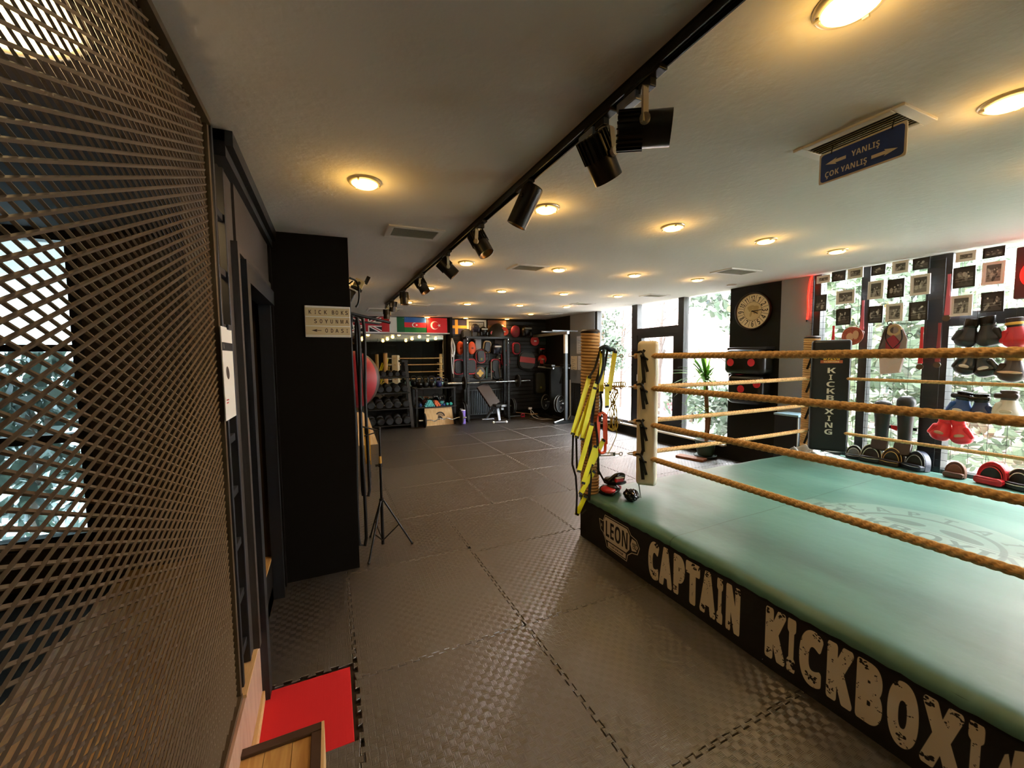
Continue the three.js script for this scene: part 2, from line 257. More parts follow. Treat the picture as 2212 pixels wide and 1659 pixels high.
vent(1.94, 2.30, 8.85, 9.15, 'x', 'white air vent just before the blue striped flag');
vent(1.885, 2.14, 0.75, 1.125, 'd', 'white air vent from which the blue sign hangs');

// hanging blue sign
{ const t = thing('hanging_sign', 'blue two-arrow sign hung on two cords under an air vent', 'sign', [1.965, 2.33, 0.915], RW);
  const tex = paint(768, 340, (c, W, H) => { c.fillStyle = '#cfc2ac'; c.fillRect(0, 0, W, H); c.fillStyle = '#1b3272'; c.beginPath(); c.roundRect(14, 14, W - 28, H - 28, 34); c.fill();
    c.fillStyle = '#d9cdb8'; c.font = 'bold 86px sans-serif'; c.textBaseline = 'alphabetic';
    const wr = (s, x, y, w) => { const m = c.measureText(s).width; c.save(); c.translate(x, y); c.scale(w / m, 1); c.fillText(s, 0, 0); c.restore(); };
    wr('YANLIŞ', 310, 150, 250); wr('ÇOK YANLIŞ', 56, 280, 400);
    const ar = (x0, x1, y, dir) => { const h = 36, t = x1 - dir * 100; c.beginPath(); c.moveTo(x0, y - h / 2); c.lineTo(t, y - h / 2); c.lineTo(t - dir * 14, y - h); c.lineTo(x1, y); c.lineTo(t - dir * 14, y + h); c.lineTo(t, y + h / 2); c.lineTo(x0, y + h / 2); c.fill(); };
    ar(260, 58, 128, -1); ar(490, 708, 240, 1); });
  part(t, 'board', ext(rshape(0.29, 0.128, 0.012), 0.004).translate(0, 0.064, -0.004), M.offWhite);
  part(t, 'print', new THREE.PlaneGeometry(0.286, 0.124).translate(0, 0.064, 0.0006), std(0xffffff, 0.4, 0, { map: tex }));
  for (const x of [-0.1, 0.1]) part(t, 'cord', bar([x, 0.115, 0.002], [x + 0.004, 0.152, -0.004], 0.0022), M.blackPlastic); }

// spotlight track
{ const t = thing('light_track', 'long black track rail across the ceiling', 'track', [0.905, 0, 0]);
  const rail = (o, w, y0, h) => { const A = [o, ceilAt(0.9, -0.8) + y0, 0.8], B = [o, ceilAt(0.9, 7.1) + y0, -7.1]; return strip(A, B, w, h, [1, 0, 0]); };
  part(t, 'rail', [rail(0, 0.036, -0.004, 0.008), rail(-0.0155, 0.005, -0.02, 0.03), rail(0.0155, 0.005, -0.02, 0.03)], M.blackMetal);
  part(t, 'conductor', [rail(-0.009, 0.002, -0.018, 0.01), rail(0.009, 0.002, -0.018, 0.01)], M.steel); }
const camR = [0.9088, -0.0103, 0.4171], camU = [0.0376, 0.9976, -0.0573], camF = [0.4155, -0.0677, -0.907];
M.spotBody = std(0x2a2622, 0.34, 0.5); M.spotInner = std(0x8a6237, 0.35, 0.7); M.spotPale = std(0xa39a86, 0.5);
const spot = (d, y, a, label, kind) => {
  const x = 0.905, t = thing('track_spotlight', label, 'spotlight', [x, ceilAt(x, d) - 0.035, d], 0, 'spotlights on the ceiling track');
  const dir = new THREE.Vector3(...[0, 1, 2].map((i) => camR[i] * a[0] + camU[i] * a[1] + camF[i] * a[2])).normalize(), q = new THREE.Quaternion().setFromUnitVectors(new THREE.Vector3(0, 0, 1), dir);
  const cy = y - (ceilAt(x, d) - 0.035), R = kind === 3 ? 0.05 : 0.051, L = kind === 3 ? 0.2 : 0.155;
  part(t, 'adapter', [bx(0.034, 0.022, 0.15, 0, 0.0, 0, 0.003), bx(0.026, 0.03, 0.05, 0, -0.02, 0.01, 0.003)], M.blackMetal);
  if (kind < 3) part(t, 'driver_cover', bx(0.03, 0.03, 0.09, 0, -0.025, -0.07, 0.004), M.greyMetal);
  const head = part(t, 'head', [lathe([[0, -L * 0.5], [R * 0.94, -L * 0.5], [R, -L * 0.46], [R, L * 0.5], [R * 0.93, L * 0.5], [R * 0.8, L * 0.3], [0, L * 0.26]], 32).rotateX(PI / 2).applyQuaternion(q).translate(0, cy, 0)], M.spotBody);
  if (kind !== 3) { for (let f = 0; f < 20; f++) part(head, 'cooling_fin', new THREE.BoxGeometry(0.004, 0.012, L * 0.5).translate(0, R + 0.001, -L * 0.26).rotateZ(f / 20 * 2 * PI).applyQuaternion(q).translate(0, cy, 0), M.blackMetal); }
  part(head, 'reflector', lathe([[R * 0.9, L * 0.49], [R * 0.72, L * 0.32], [R * 0.3, L * 0.27]], 28).rotateX(PI / 2).applyQuaternion(q).translate(0, cy, 0), M.spotInner);
  const side = new THREE.Vector3().crossVectors(dir, new THREE.Vector3(0, 1, 0)); if (side.length() < 0.1) side.set(1, 0, 0); side.normalize();
  if (kind === 3) { const P = (s) => [side.x * s * (R + 0.006), cy + 0.03, side.z * s * (R + 0.006)], Q = (s) => [side.x * s * 0.03, -0.045, side.z * s * 0.03]; part(t, 'yoke', [tube([P(1), [P(1)[0], (cy - 0.045) / 2, P(1)[2]], Q(1), [0, -0.035, 0]], 0.006, 16), tube([P(-1), [P(-1)[0], (cy - 0.045) / 2, P(-1)[2]], Q(-1), [0, -0.035, 0]], 0.006, 16), tor(0.016, 0.002, side.x * 0.06, -0.05, side.z * 0.06)], M.spotBody); }
  else { if (side.z < 0) side.negate(); const P = [side.x * (R + 0.012), cy, side.z * (R + 0.012)]; part(t, 'arm', [strip([P[0], cy - 0.012, P[2]], [P[0] * 0.8, -0.05, P[2] * 0.8], 0.02, 0.008), strip([P[0] * 0.8, -0.05, P[2] * 0.8], [0, -0.035, 0], 0.02, 0.012)], M.spotPale); part(t, 'pivot', new THREE.CylinderGeometry(0.015, 0.015, 0.014, 16).applyQuaternion(new THREE.Quaternion().setFromUnitVectors(new THREE.Vector3(0, 1, 0), side)).translate(P[0] * 0.97, cy, P[2] * 0.97), M.spotPale); }
};
spot(0.98, 2.293, [0.95, -0.1, -0.28], 'nearest spotlight on the track, bronze mouth turned sideways', 1);
spot(1.20, 2.305, [0.5, -0.75, 0.42], 'second spotlight on the track, finned black head tipped down', 1);
spot(1.80, 2.343, [-0.42, -0.85, 0.2], 'third spotlight on the track, plain cylinder in a bent yoke', 3);
spot(2.43, 2.323, [0.47, -0.86, -0.15], 'fourth spotlight on the track, yellow light on its rim', 1);
spot(3.21, 2.329, [0.7, -0.68, 0.2], 'fifth spotlight on the track, tilted towards the ring', 1);
spot(4.20, 2.349, [0.5, -0.85, -0.05], 'sixth spotlight on the track, half covering a downlight', 1);
spot(5.30, 2.371, [0.05, -1, 0], 'seventh spotlight on the track, hanging straight down', 1);
spot(6.30, 2.385, [-0.15, -1, 0.1], 'eighth spotlight on the track, with a pale side', 1);
spot(7.05, 2.345, [0, -1, 0.1], 'last spotlight on the track before the flags', 1);

// lounge lamp behind the mesh
{ const t = thing('lounge_ceiling_lamp', 'warm round lamp glowing behind the top of the mesh screen', 'ceiling light', [-0.66, 2.36, 1.22]);
  part(t, 'trim_ring', tor(0.19, 0.012, 0, -0.012, 0, 'y'), M.trimRing);
  part(t, 'diffuser', lathe([[0, -0.05], [0.1, -0.045], [0.185, -0.016], [0.185, 0.0]], 32), std(0xfff4dd, 0.5, 0, { emissive: 0xffe2a0, emissiveIntensity: 5 }));
  const L = new THREE.PointLight(0xffd59a, LAMP * 0.5, 0, 2); L.position.set(-0.66, 2.26, -1.22); L.castShadow = true; L.shadow.radius = 4; L.name = 'lounge_light'; scene.add(L); }
// ---------------------------------------------------------------- boxing ring
const RX0 = 1.99, RX1 = 5.47, RD0 = -1.0, RD1 = 2.89, RH = 0.413;
const stencil = (c, s, x, y, w, h, fat = 0) => { c.font = 'bold 200px sans-serif'; const m = c.measureText(s), a = m.actualBoundingBoxAscent || 146; c.save(); c.translate(x, y + h); c.scale(w / m.width, h / a); c.fillText(s, 0, 0); if (fat) { c.lineWidth = fat; c.lineJoin = 'round'; c.strokeText(s, 0, 0); } c.restore(); };
const skirtTex = paint(2048, 308, (c, W, H) => {                  // 2.75 m of skirt, from the ring corner towards the camera
  const px = (d) => (2.89 - d) / 2.75 * W, py = (y) => (1 - y / 0.413) * H;
  c.fillStyle = '#14110f'; c.fillRect(0, 0, W, H); c.fillStyle = '#e2d7bd'; c.strokeStyle = '#e2d7bd'; c.lineJoin = 'round';
  const heavy = (s, d0, d1) => { const W8 = [...s].map((q) => q === 'I' ? 0.52 : 1), sum = W8.reduce((p, q) => p + q, 0), u = (px(d1) - px(d0)) / sum; let x = px(d0); [...s].forEach((q, i) => { const w = u * W8[i]; stencil(c, q, x + w * (q === 'I' ? 0.2 : 0.07), py(0.326), w * (q === 'I' ? 0.6 : 0.86), py(0.08) - py(0.326), 24); x += w; }); };
  heavy('CAPTAIN', 2.065, 1.36); heavy('KICKBOXI', 1.245, 0.475);
  c.beginPath(); for (const [a, b] of [[0.452, 0.22], [0.44, 0.29], [0.432, 0.3], [0.425, 0.25], [0.42, 0.325], [0.40, 0.34], [0.385, 0.28], [0.37, 0.32], [0.35, 0.33], [0.33, 0.27], [0.30, 0.2], [0.33, 0.12], [0.39, 0.1], [0.43, 0.15]]) c.lineTo(px(a), py(b)); c.fill();
  c.fillStyle = '#14110f'; seed = 99;                            // worn, cracked print
  for (let i = 0; i < 170; i++) { let x = rr(px(2.1), W), y = rr(py(0.35), py(0.06)); const n = 2 + (rnd() * 6 | 0); for (let k = 0; k < n; k++) { c.beginPath(); c.ellipse(x, y, rr(0.4, 1.8), rr(0.5, 3.2), rr(0, 3), 0, 7); c.fill(); x += rr(-5, 5); y += rr(-1, 7); } }
  for (let i = 0; i < 60; i++) { let x = rr(px(2.1), W), y = rnd() < 0.5 ? py(0.335) : py(0.11); for (let k = 0; k < 9; k++) { c.beginPath(); c.ellipse(x + rr(-9, 9), y + rr(-4, 20), rr(1, 5), rr(1, 6), rr(0, 3), 0, 7); c.fill(); } }
  // shield badge
  const q = (pts, fill, lw) => { c.beginPath(); pts.forEach(([d, y], i) => i ? c.lineTo(px(d), py(y)) : c.moveTo(px(d), py(y))); c.closePath(); if (fill) { c.fillStyle = fill; c.fill(); } if (lw) { c.lineWidth = lw; c.strokeStyle = '#d6cdbd'; c.stroke(); } };
  q([[2.62, 0.275], [2.57, 0.272], [2.545, 0.335], [2.27, 0.335], [2.235, 0.29], [2.175, 0.275], [2.145, 0.225], [2.165, 0.165], [2.225, 0.15], [2.27, 0.11], [2.28, 0.055], [2.52, 0.062], [2.54, 0.12], [2.57, 0.17], [2.6, 0.185]], '#14110f', 5);
  q([[2.54, 0.322], [2.28, 0.322], [2.25, 0.285], [2.25, 0.165], [2.285, 0.122], [2.53, 0.122], [2.56, 0.165], [2.56, 0.285]], '#d8cdbb'); q([[2.225, 0.268], [2.185, 0.262], [2.16, 0.222], [2.178, 0.18], [2.225, 0.168], [2.24, 0.215]], '#d8cdbb'); q([[2.51, 0.112], [2.29, 0.112], [2.29, 0.068], [2.505, 0.07]], '#d8cdbb');
  c.fillStyle = '#12100e'; stencil(c, 'LEON', px(2.545), py(0.295), px(2.262) - px(2.545), py(0.155) - py(0.295)); stencil(c, '1982', px(2.222), py(0.24), px(2.172) - px(2.222), py(0.19) - py(0.24)); for (let i = 0; i < 13; i++) c.fillRect(px(2.48) + i * 9.6, py(0.1) + (i % 3), 3 + (i * 5) % 4, 12);
  c.fillStyle = '#b3a890'; c.fillRect(px(2.598), py(0.245), 4, 22); c.fillRect(px(2.588), py(0.243), 4, 22); c.fillRect(px(2.598), py(0.228), 10, 4);
});
const streak = noiseField(512, [8, 16, 32, 64, 128], 21, [1, 0.35]);
const canvasTex = paint(2048, 2048, (c, W, H) => {               // top cloth: u along x (RX0..RX1), v along d (far edge at the top)
  const X = (x) => (x - RX0) / (RX1 - RX0) * W, Y = (d) => (RD1 - d) / (RD1 - RD0) * H;
  c.fillStyle = '#4c766a'; c.fillRect(0, 0, W, H);
  for (let y = 0; y < 512; y++) for (let x = 0; x < 512; x += 2) { const k = streak[y * 512 + x] - 0.5; c.fillStyle = k > 0 ? `rgba(110,152,140,${Math.min(0.4, k * 1.3)})` : `rgba(38,62,54,${Math.min(0.4, -k * 1.3)})`; c.fillRect(x * 4, y * 4, 8, 4); }
  c.strokeStyle = 'rgba(38,70,58,0.7)'; c.lineWidth = 3;
  for (const [a, b, e, f] of [[RX0, 1.86, 5.47, 1.93], [4.05, 2.89, 3.9, 2.3], [RX0, 0.3, 5.47, 0.42]]) { c.beginPath(); c.moveTo(X(a), Y(b)); c.lineTo(X(e), Y(f)); c.stroke(); }
  // faded print: letters run towards the camera side, tops towards the windows
  c.save(); c.translate(X(3.44), Y(1.19)); c.rotate(PI / 2); c.scale(1, -1); c.scale(1, -1);
  const u = W / (RX1 - RX0), uy = H / (RD1 - RD0);                // after the turn: x runs towards the camera, -y towards the windows
  c.scale(uy / 100, u / 100);
  c.fillStyle = 'rgba(150,164,154,0.42)'; c.beginPath(); c.arc(0, 0, 58, PI, 2 * PI); c.fill(); c.beginPath(); c.moveTo(-68, -14); c.lineTo(66, -14); c.lineTo(72, 8); c.lineTo(-72, 8); c.fill();
  c.fillStyle = 'rgba(70,92,82,0.75)'; c.beginPath(); c.arc(0, -6, 36, PI, 2 * PI); c.arc(0, -6, 33, 2 * PI, PI, true); c.fill();
  for (let i = 0; i < 7; i++) { const a = PI * (1.14 + i * 0.72 / 6); c.save(); c.translate(Math.cos(a) * 47, Math.sin(a) * 47); c.rotate(a + PI / 2); c.font = 'bold 14px sans-serif'; c.textAlign = 'center'; c.fillText('CAPTAIN'[i], 0, 5); c.restore(); }
  for (const s of [-1, 1]) { c.beginPath(); for (let i = 0; i < 10; i++) { const a = i / 10 * 2 * PI, r = i % 2 ? 2 : 5; c.lineTo(s * 50 + r * Math.sin(a), -19 - r * Math.cos(a)); } c.fill(); c.beginPath(); c.ellipse(s * 14, -20, 11, 5, s * 0.3, 0, 7); c.fill(); }
  c.font = 'bold 19px sans-serif'; c.textAlign = 'left'; const m = c.measureText('KICKBOXING').width; c.save(); c.scale(126 / m, 1); c.fillText('KICKBOXING', -63 * m / 126, 4); c.restore();
  c.fillRect(-66, -12.4, 132, 0.8); c.fillRect(-68, 6, 136, 0.8); c.restore();
});
const weave = grey(256, fineN, 0, 255, [3, 3]);
{ const t = thing('ring_platform', 'low boxing ring platform with green canvas and black lettered skirt', 'boxing ring', [0, 0, 0]);
  const w = RX1 - RX0, l = RD1 - RD0;
  part(t, 'base', slab(RX0 + 0.02, RX1 - 0.02, 0.0, RH - 0.03, RD0 + 0.02, RD1 - 0.02), M.blackPlastic);
  // top cloth: gently uneven sheet that rolls over the edges
  const NX = 90, ND = 100, g = new THREE.PlaneGeometry(1, 1, NX, ND), p = g.attributes.position, uv = g.attributes.uv;
  for (let i = 0; i < p.count; i++) {
    const u = p.getX(i) + 0.5, v = p.getY(i) + 0.5, e = 0.016, map = (s, L) => { const q = s * (L + 0.12) - 0.06; return q < 0 ? [0, -q] : q > L ? [L, q - L] : [q, 0]; };
    const [x, ox] = map(u, w), [d, od] = map(v, l), drop = Math.min(0.06, Math.max(ox, od)), near = Math.min(x, w - x, d, l - d);
    const wob = (0.003 * Math.sin(x * 9 + d * 3) + 0.003 * Math.sin(d * 11 - x * 2) + (drop > 0 ? 0.006 * Math.sin(d * 60 + x * 60) * (drop / 0.06) : 0));
    p.setXYZ(i, RX0 + x + (ox > 0 ? (x > w / 2 ? 1 : -1) * (0.012 + e * Math.min(1, drop * 40)) * 0.5 : 0), RH - drop * 0.8 + wob * 0.6 - 0.012 * Math.exp(-near * 40), -(RD0 + d) - (od > 0 ? (d > l / 2 ? 1 : -1) * 0.012 : 0));
    uv.setXY(i, x / w, d / l);
  }
  g.computeVertexNormals();
  part(t, 'canvas_top', g, phy({ color: 0xffffff, roughness: 0.4, ior: 1.5, map: canvasTex, bumpMap: weave, bumpScale: 0.0016, side: THREE.DoubleSide }));
  const sg = new THREE.PlaneGeometry(2.75, 0.385, 80, 4), sp = sg.attributes.position;
  for (let i = 0; i < sp.count; i++) sp.setZ(i, 0.004 * Math.sin(sp.getX(i) * 7) * (0.6 - sp.getY(i)));
  sg.computeVertexNormals(); sg.rotateY(RW).translate(RX0 - 0.006, 0.193, -(2.89 - 1.375));
  part(t, 'skirt_print', sg, std(0xffffff, 0.75, 0, { map: skirtTex, side: THREE.DoubleSide, bumpMap: weave, bumpScale: 0.0006 }));
  part(t, 'skirt', [slab(RX0 - 0.002, RX0 + 0.006, 0, 0.385, RD0, 0.15), slab(RX0 - 0.004, RX1, 0, 0.385, RD1 - 0.004, RD1 + 0.004), slab(RX0, RX1, 0, 0.385, RD0 - 0.004, RD0 + 0.004), slab(RX1 - 0.004, RX1 + 0.004, 0, 0.385, RD0, RD1)], std(0x15120f, 0.8));
}
// ropes
const ropeTex = dataTex(64, 64, (x, y) => { const k = 0.78 + 0.3 * fineN[(y * 4 % 256) * 256 + (x * 3 % 256)]; return [214 * k, 172 * k, 112 * k]; }, true, [1, 40]);
M.rope = std(0xffffff, 0.85, 0, { map: ropeTex });
M.ropePost = std(0xc9a26c, 0.88);
function ropeGeo(A, B, R, sag = 0, pitch = 0.118) {                // three twisted strands
  const a = v3(A), b = v3(B), L = a.distanceTo(b), n = Math.ceil(L / 0.009), S = 30, pos = [], uvs = [], idx = [], T = b.clone().sub(a).normalize(), U = new THREE.Vector3(0, 1, 0), N = new THREE.Vector3().crossVectors(T, U).normalize(), Bn = new THREE.Vector3().crossVectors(N, T);
  const rad = (th) => { const w = 2 * PI / 3, k = Math.abs((((th % w) + w) % w) - w / 2); return R * (1.02 - 0.36 * Math.exp(-(((w / 2 - k) / 0.26) ** 2)) - 0.05 * k * k); };
  for (let i = 0; i <= n; i++) {
    const s = i / n, c = a.clone().lerp(b, s); c.y -= sag * 4 * s * (1 - s);
    for (let j = 0; j <= S; j++) { const th = j / S * 2 * PI, r = rad(th - s * L / pitch * 2 * PI); const v = c.clone().addScaledVector(N, Math.cos(th) * r).addScaledVector(Bn, Math.sin(th) * r); pos.push(v.x, v.y, v.z); uvs.push(j / S, s * L / 3); }
  }
  for (let i = 0; i < n; i++) for (let j = 0; j < S; j++) { const k = i * (S + 1) + j; idx.push(k, k + S + 1, k + 1, k + 1, k + S + 1, k + S + 2); }
  const g = new THREE.BufferGeometry(); g.setAttribute('position', new THREE.Float32BufferAttribute(pos, 3)); g.setAttribute('uv', new THREE.Float32BufferAttribute(uvs, 2)); g.setIndex(idx); g.computeVertexNormals(); return g;
}
const ropeY = [1.598, 1.331, 1.026, 0.741], ord = ['top', 'second', 'third', 'bottom'];
const K1 = [2.41, 2.685], K2 = [5.02, 2.66], K3 = [5.06, -0.78], K4 = [2.42, -0.8];
const sideRope = (a, b, lab, R, sag) => ropeY.forEach((y, i) => one('ring_rope', `${ord[i]} twisted tan ring rope ${lab}`, 'rope', ropeGeo([a[0], y, -a[1]], [b[0], y, -b[1]], R, sag), M.rope, [0, 0, 0], 0, 'boxing ring ropes'));
sideRope(K1, K4, 'on the side above the lettered skirt', 0.0225, 0.0);
sideRope(K1, K2, 'on the side facing the weight racks', 0.0205, 0.01);
sideRope(K2, K3, 'on the window side of the ring', 0.0165, 0.0);
// rope-wrapped corner posts
const post = (x, d, top, label) => {
  const y0 = RH - 0.02, R = 0.068, t = thing('ring_post', label, 'ring post', [x, y0, d], 0, 'rope-wrapped ring corner posts'), H = top - y0;
  part(t, 'core', cyl(R, R, H + 0.004, 0, H / 2, 0, 'y', 24), M.rubber);
  const pts = [], turns = Math.round(H / 0.0275); for (let i = 0; i <= turns * 18; i++) { const a = i / 18 * 2 * PI; pts.push(new THREE.Vector3(Math.cos(a) * R, 0.014 + (H - 0.03) * i / (turns * 18), Math.sin(a) * R)); }
  part(t, 'wound_rope', new THREE.TubeGeometry(new THREE.CatmullRomCurve3(pts), turns * 18, 0.0142, 7), M.ropePost);
  part(t, 'cap', lathe([[0, H + 0.012], [R, H + 0.01], [R + 0.014, H], [R + 0.014, H - 0.012], [R, H - 0.012]], 24), M.leatherBrown);
  part(t, 'rope_end', [bx(0.03, 0.09, 0.012, R * 0.66, H - 0.06, R * 0.82, 0.005)], M.ropePost);
};
post(2.04, 2.83, 1.815, 'rope-wound ring post hung with the yellow ladder straps');
post(5.19, 2.80, 1.80, 'rope-wound ring post behind the black lettered corner pad');
post(5.28, -0.95, 1.81, 'rope-wound ring post at the near window corner'); post(2.1, -0.95, 1.81, 'rope-wound ring post behind the camera');
// turnbuckles between posts and rope corners
const buckle = (P, K, y, label) => {
  const a = new THREE.Vector3(P[0], y, -P[1]), b = new THREE.Vector3(K[0], y, -K[1]), L = a.distanceTo(b), u = b.clone().sub(a).normalize(), t = thing('turnbuckle', label, 'turnbuckle', [P[0], y, P[1]], Math.atan2(-u.z, u.x), 'steel turnbuckles of the ring ropes');
  const s = 0.085;
  part(t, 'frame', [bar([s, 0.012, 0], [s + 0.13, 0.012, 0], 0.005), bar([s, -0.012, 0], [s + 0.13, -0.012, 0], 0.005), bx(0.02, 0.034, 0.014, s, 0, 0, 0.004), bx(0.02, 0.034, 0.014, s + 0.13, 0, 0, 0.004)], M.steel);
  part(t, 'eye_bolt', [bar([s + 0.1, 0, 0], [s + 0.18, 0, 0], 0.005), tor(0.014, 0.004, s + 0.19, 0, 0)], M.steel);
  part(t, 'shackle_ring', tor(0.03, 0.005, L - 0.028, 0, 0, 'y'), M.steel);
};
ropeY.forEach((y, i) => { buckle([2.04, 2.83], K1, y, `${ord[i]} steel turnbuckle between the ladder post and the white pad`); buckle([5.19, 2.80], K2, y, `${ord[i]} steel turnbuckle behind the black corner pad`); });
// white corner pad, tied with black ribbons
{ const t = thing('white_corner_pad', 'worn white corner pad tied to the ropes with black ribbons', 'corner pad', [2.475, 0.515, 2.60], PI / 4);
  const g = new RoundedBoxGeometry(0.30, 1.215, 0.165, 4, 0.035), p = g.attributes.position; for (let i = 0; i < p.count; i++) { const y = p.getY(i); p.setZ(i, p.getZ(i) + 0.004 * Math.sin(y * 21) + 0.003 * Math.sin(y * 47)); p.setX(i, p.getX(i) + 0.003 * Math.sin(y * 15)); }
  g.computeVertexNormals(); part(t, 'cover', g.translate(0, 0.6, 0), std(0xe2dac4, 0.8));
  ropeY.forEach((y, i) => { const h = y - 0.515, x = -0.172, z = -0.045; const r = part(t, 'ribbon', [tube([[-0.13, h + 0.03, -0.085], [x, h + 0.035, z], [x - 0.01, h - 0.01, z + 0.02], [-0.14, h - 0.03, 0.0]], 0.009, 16), strip([x, h, z], [x - 0.004, h - 0.22 + 0.05 * (i % 2), z + 0.02], 0.026, 0.003, [0, 0, 1]), strip([x, h, z + 0.01], [x + 0.004, h - 0.13, z + 0.045], 0.022, 0.003, [0, 0, 1]), strip([x, h + 0.02, z], [x, h + 0.05 + 0.04 * (i % 2), z + 0.02], 0.022, 0.003, [0, 0, 1])], M.strapBlack); part(r, 'knot', sph(0.016, x - 0.004, h, z), M.strapBlack); }); }
// black lettered corner pad
{ const t = thing('black_corner_pad', 'black corner pad with a white vertical word and yellow badge', 'corner pad', [4.99, 0.53, 2.50], -PI / 4 - 0.2);
  part(t, 'cover', bx(0.34, 1.22, 0.13, 0, 0.61, 0, 0.03), M.vinylBlack);
  const tex = paint(256, 1024, (c, W, H) => { c.fillStyle = '#15130f'; c.fillRect(0, 0, W, H); c.fillStyle = '#dcd6c8'; const s = 'KICKBOXING'; for (let i = 0; i < 10; i++) { c.font = 'bold 70px sans-serif'; const m = c.measureText(s[i]).width, w = s[i] === 'I' ? 30 : 74; c.save(); c.translate(W / 2 - w / 2, 290 + i * 66); c.scale(w / m, 1); c.fillText(s[i], 0, 0); c.restore(); }
    c.fillStyle = '#c9a430'; c.beginPath(); c.arc(W / 2, 165, 62, PI, 2 * PI); c.fill(); c.fillStyle = '#15130f'; c.beginPath(); c.arc(W / 2, 165, 38, PI, 2 * PI); c.fill(); c.fillStyle = '#c9a430'; c.beginPath(); c.arc(W / 2, 168, 32, PI, 2 * PI); c.fill(); c.fillStyle = '#15130f'; c.font = 'bold 15px sans-serif'; for (let i = 0; i < 7; i++) { const a = PI * (1.1 + i * 0.8 / 6); c.save(); c.translate(W / 2 + Math.cos(a) * 49, 165 + Math.sin(a) * 49); c.rotate(a + PI / 2); c.fillText('CAPTAIN'[i], -5, 5); c.restore(); }
    c.beginPath(); c.ellipse(W / 2 - 13, 158, 11, 5, -0.3, 0, 7); c.ellipse(W / 2 + 13, 158, 11, 5, 0.3, 0, 7); c.fill(); c.fillStyle = '#a4512c'; c.fillRect(W / 2 - 84, 168, 168, 28); c.fillStyle = '#dccf9a'; c.font = 'bold 19px sans-serif'; c.textAlign = 'center'; c.fillText('KICKBOXING', W / 2, 189); });
  part(t, 'print', new THREE.PlaneGeometry(0.29, 1.16).translate(0, 0.61, 0.0656), std(0xffffff, 0.45, 0, { map: tex }));
  ropeY.forEach((y) => part(t, 'ribbon', [strip([-0.15, y - 0.53, -0.07], [-0.2, y - 0.70, -0.06], 0.022, 0.003), bx(0.03, 0.02, 0.1, -0.16, y - 0.53, -0.04)], M.strapBlack)); }

// agility ladder draped on the post: yellow slats on black straps
{ const t = thing('agility_ladder', 'yellow slatted agility ladder with black straps draped on a post', 'agility ladder', [2.0, 0.3, 2.70]);
  const X = (x) => x - 2.0, Y = (y) => y - 0.3, SL = [[1.933, 1.427, 1.773, 0.973], [1.998, 1.381, 1.802, 0.946], [1.969, 1.338, 1.847, 0.927], [1.934, 1.042, 1.808, 0.668], [1.959, 0.857, 1.842, 0.569], [2.079, 0.890, 1.959, 0.693], [1.971, 0.636, 1.842, 0.470], [2.044, 1.633, 2.034, 1.30], [2.165, 1.633, 2.106, 1.30], [2.076, 1.358, 2.077, 1.180], [1.895, 0.432, 1.814, 0.296]];
  SL.forEach(([a, b, e, f], i) => { const z = 0.005 + 0.012 * (i % 5), L = Math.hypot(e - a, f - b), A = Math.atan2(e - a, -(f - b)); const s = part(t, 'slat', ext(rshape(0.046, L + 0.02, 0.008), 0.003).rotateZ(A).translate(X((a + e) / 2), Y((b + f) / 2), z), M.yellow);
    for (const k of [0, 1]) part(s, 'clip', bx(0.036, 0.018, 0.008).rotateZ(A).translate(X(k ? a : e) + (k ? 1 : -1) * Math.sin(A) * -0.002, Y(k ? b : f), z + 0.003), M.strapBlack); });
  const st = (pts, w = 0.018) => { for (let i = 0; i + 1 < pts.length; i++) gs.push(strip([X(pts[i][0]), Y(pts[i][1]), 0.0 + 0.004 * i], [X(pts[i + 1][0]), Y(pts[i + 1][1]), 0.0 + 0.004 * i + 0.004], w, 0.002, [1, 0, 0.5])); }; let gs = [];
  st([[2.05, 1.66], [1.99, 1.5], [1.935, 1.43]]); st([[2.09, 1.68], [2.03, 1.45], [2.0, 1.38], [1.95, 1.0], [1.93, 0.7], [1.94, 0.6], [1.92, 0.4]], 0.024); st([[2.12, 1.65], [2.07, 1.4], [2.02, 1.3]]); st([[1.78, 0.97], [1.77, 0.72], [1.80, 0.62], [1.81, 0.46], [1.80, 0.3]], 0.016); st([[1.81, 0.94], [1.815, 0.68]], 0.016); st([[2.0, 1.05], [2.02, 0.9], [2.03, 0.6]], 0.02); st([[1.84, 0.47], [1.88, 0.43]]); st([[1.815, 0.30], [1.86, 0.29], [1.905, 0.32], [1.91, 0.40]], 0.014); st([[2.16, 1.64], [2.10, 1.67], [2.04, 1.66]], 0.03); st([[2.04, 1.40], [2.06, 1.2], [2.04, 1.05]], 0.02); st([[2.02, 0.66], [2.10, 0.52], [2.15, 0.5]], 0.015);
  part(t, 'strap', gs, M.strapBlack);
  part(t, 'folded_strap', [tube([[0.02, 1.36, 0.03], [0.06, 1.38, 0.05], [0.12, 1.355, 0.04], [0.17, 1.35, 0.03]], 0.016, 14), tube([[0.05, 1.37, 0.04], [0.03, 1.2, 0.06], [-0.01, 1.08, 0.05]], 0.012, 14)], M.strapBlue); }
one('resistance_band', 'orange red band hanging below the yellow ladder on the post', 'band', [strip([2.035, 1.10, -2.70], [2.03, 0.82, -2.70], 0.03, 0.004), strip([2.10, 1.11, -2.70], [2.105, 0.85, -2.70], 0.045, 0.004), tube([[2.03, 0.82, -2.7], [2.05, 0.785, -2.69], [2.09, 0.79, -2.69], [2.105, 0.85, -2.7]], 0.012, 14), tube([[2.035, 1.10, -2.7], [2.06, 1.125, -2.7], [2.1, 1.11, -2.7]], 0.014, 12)], M.orange);
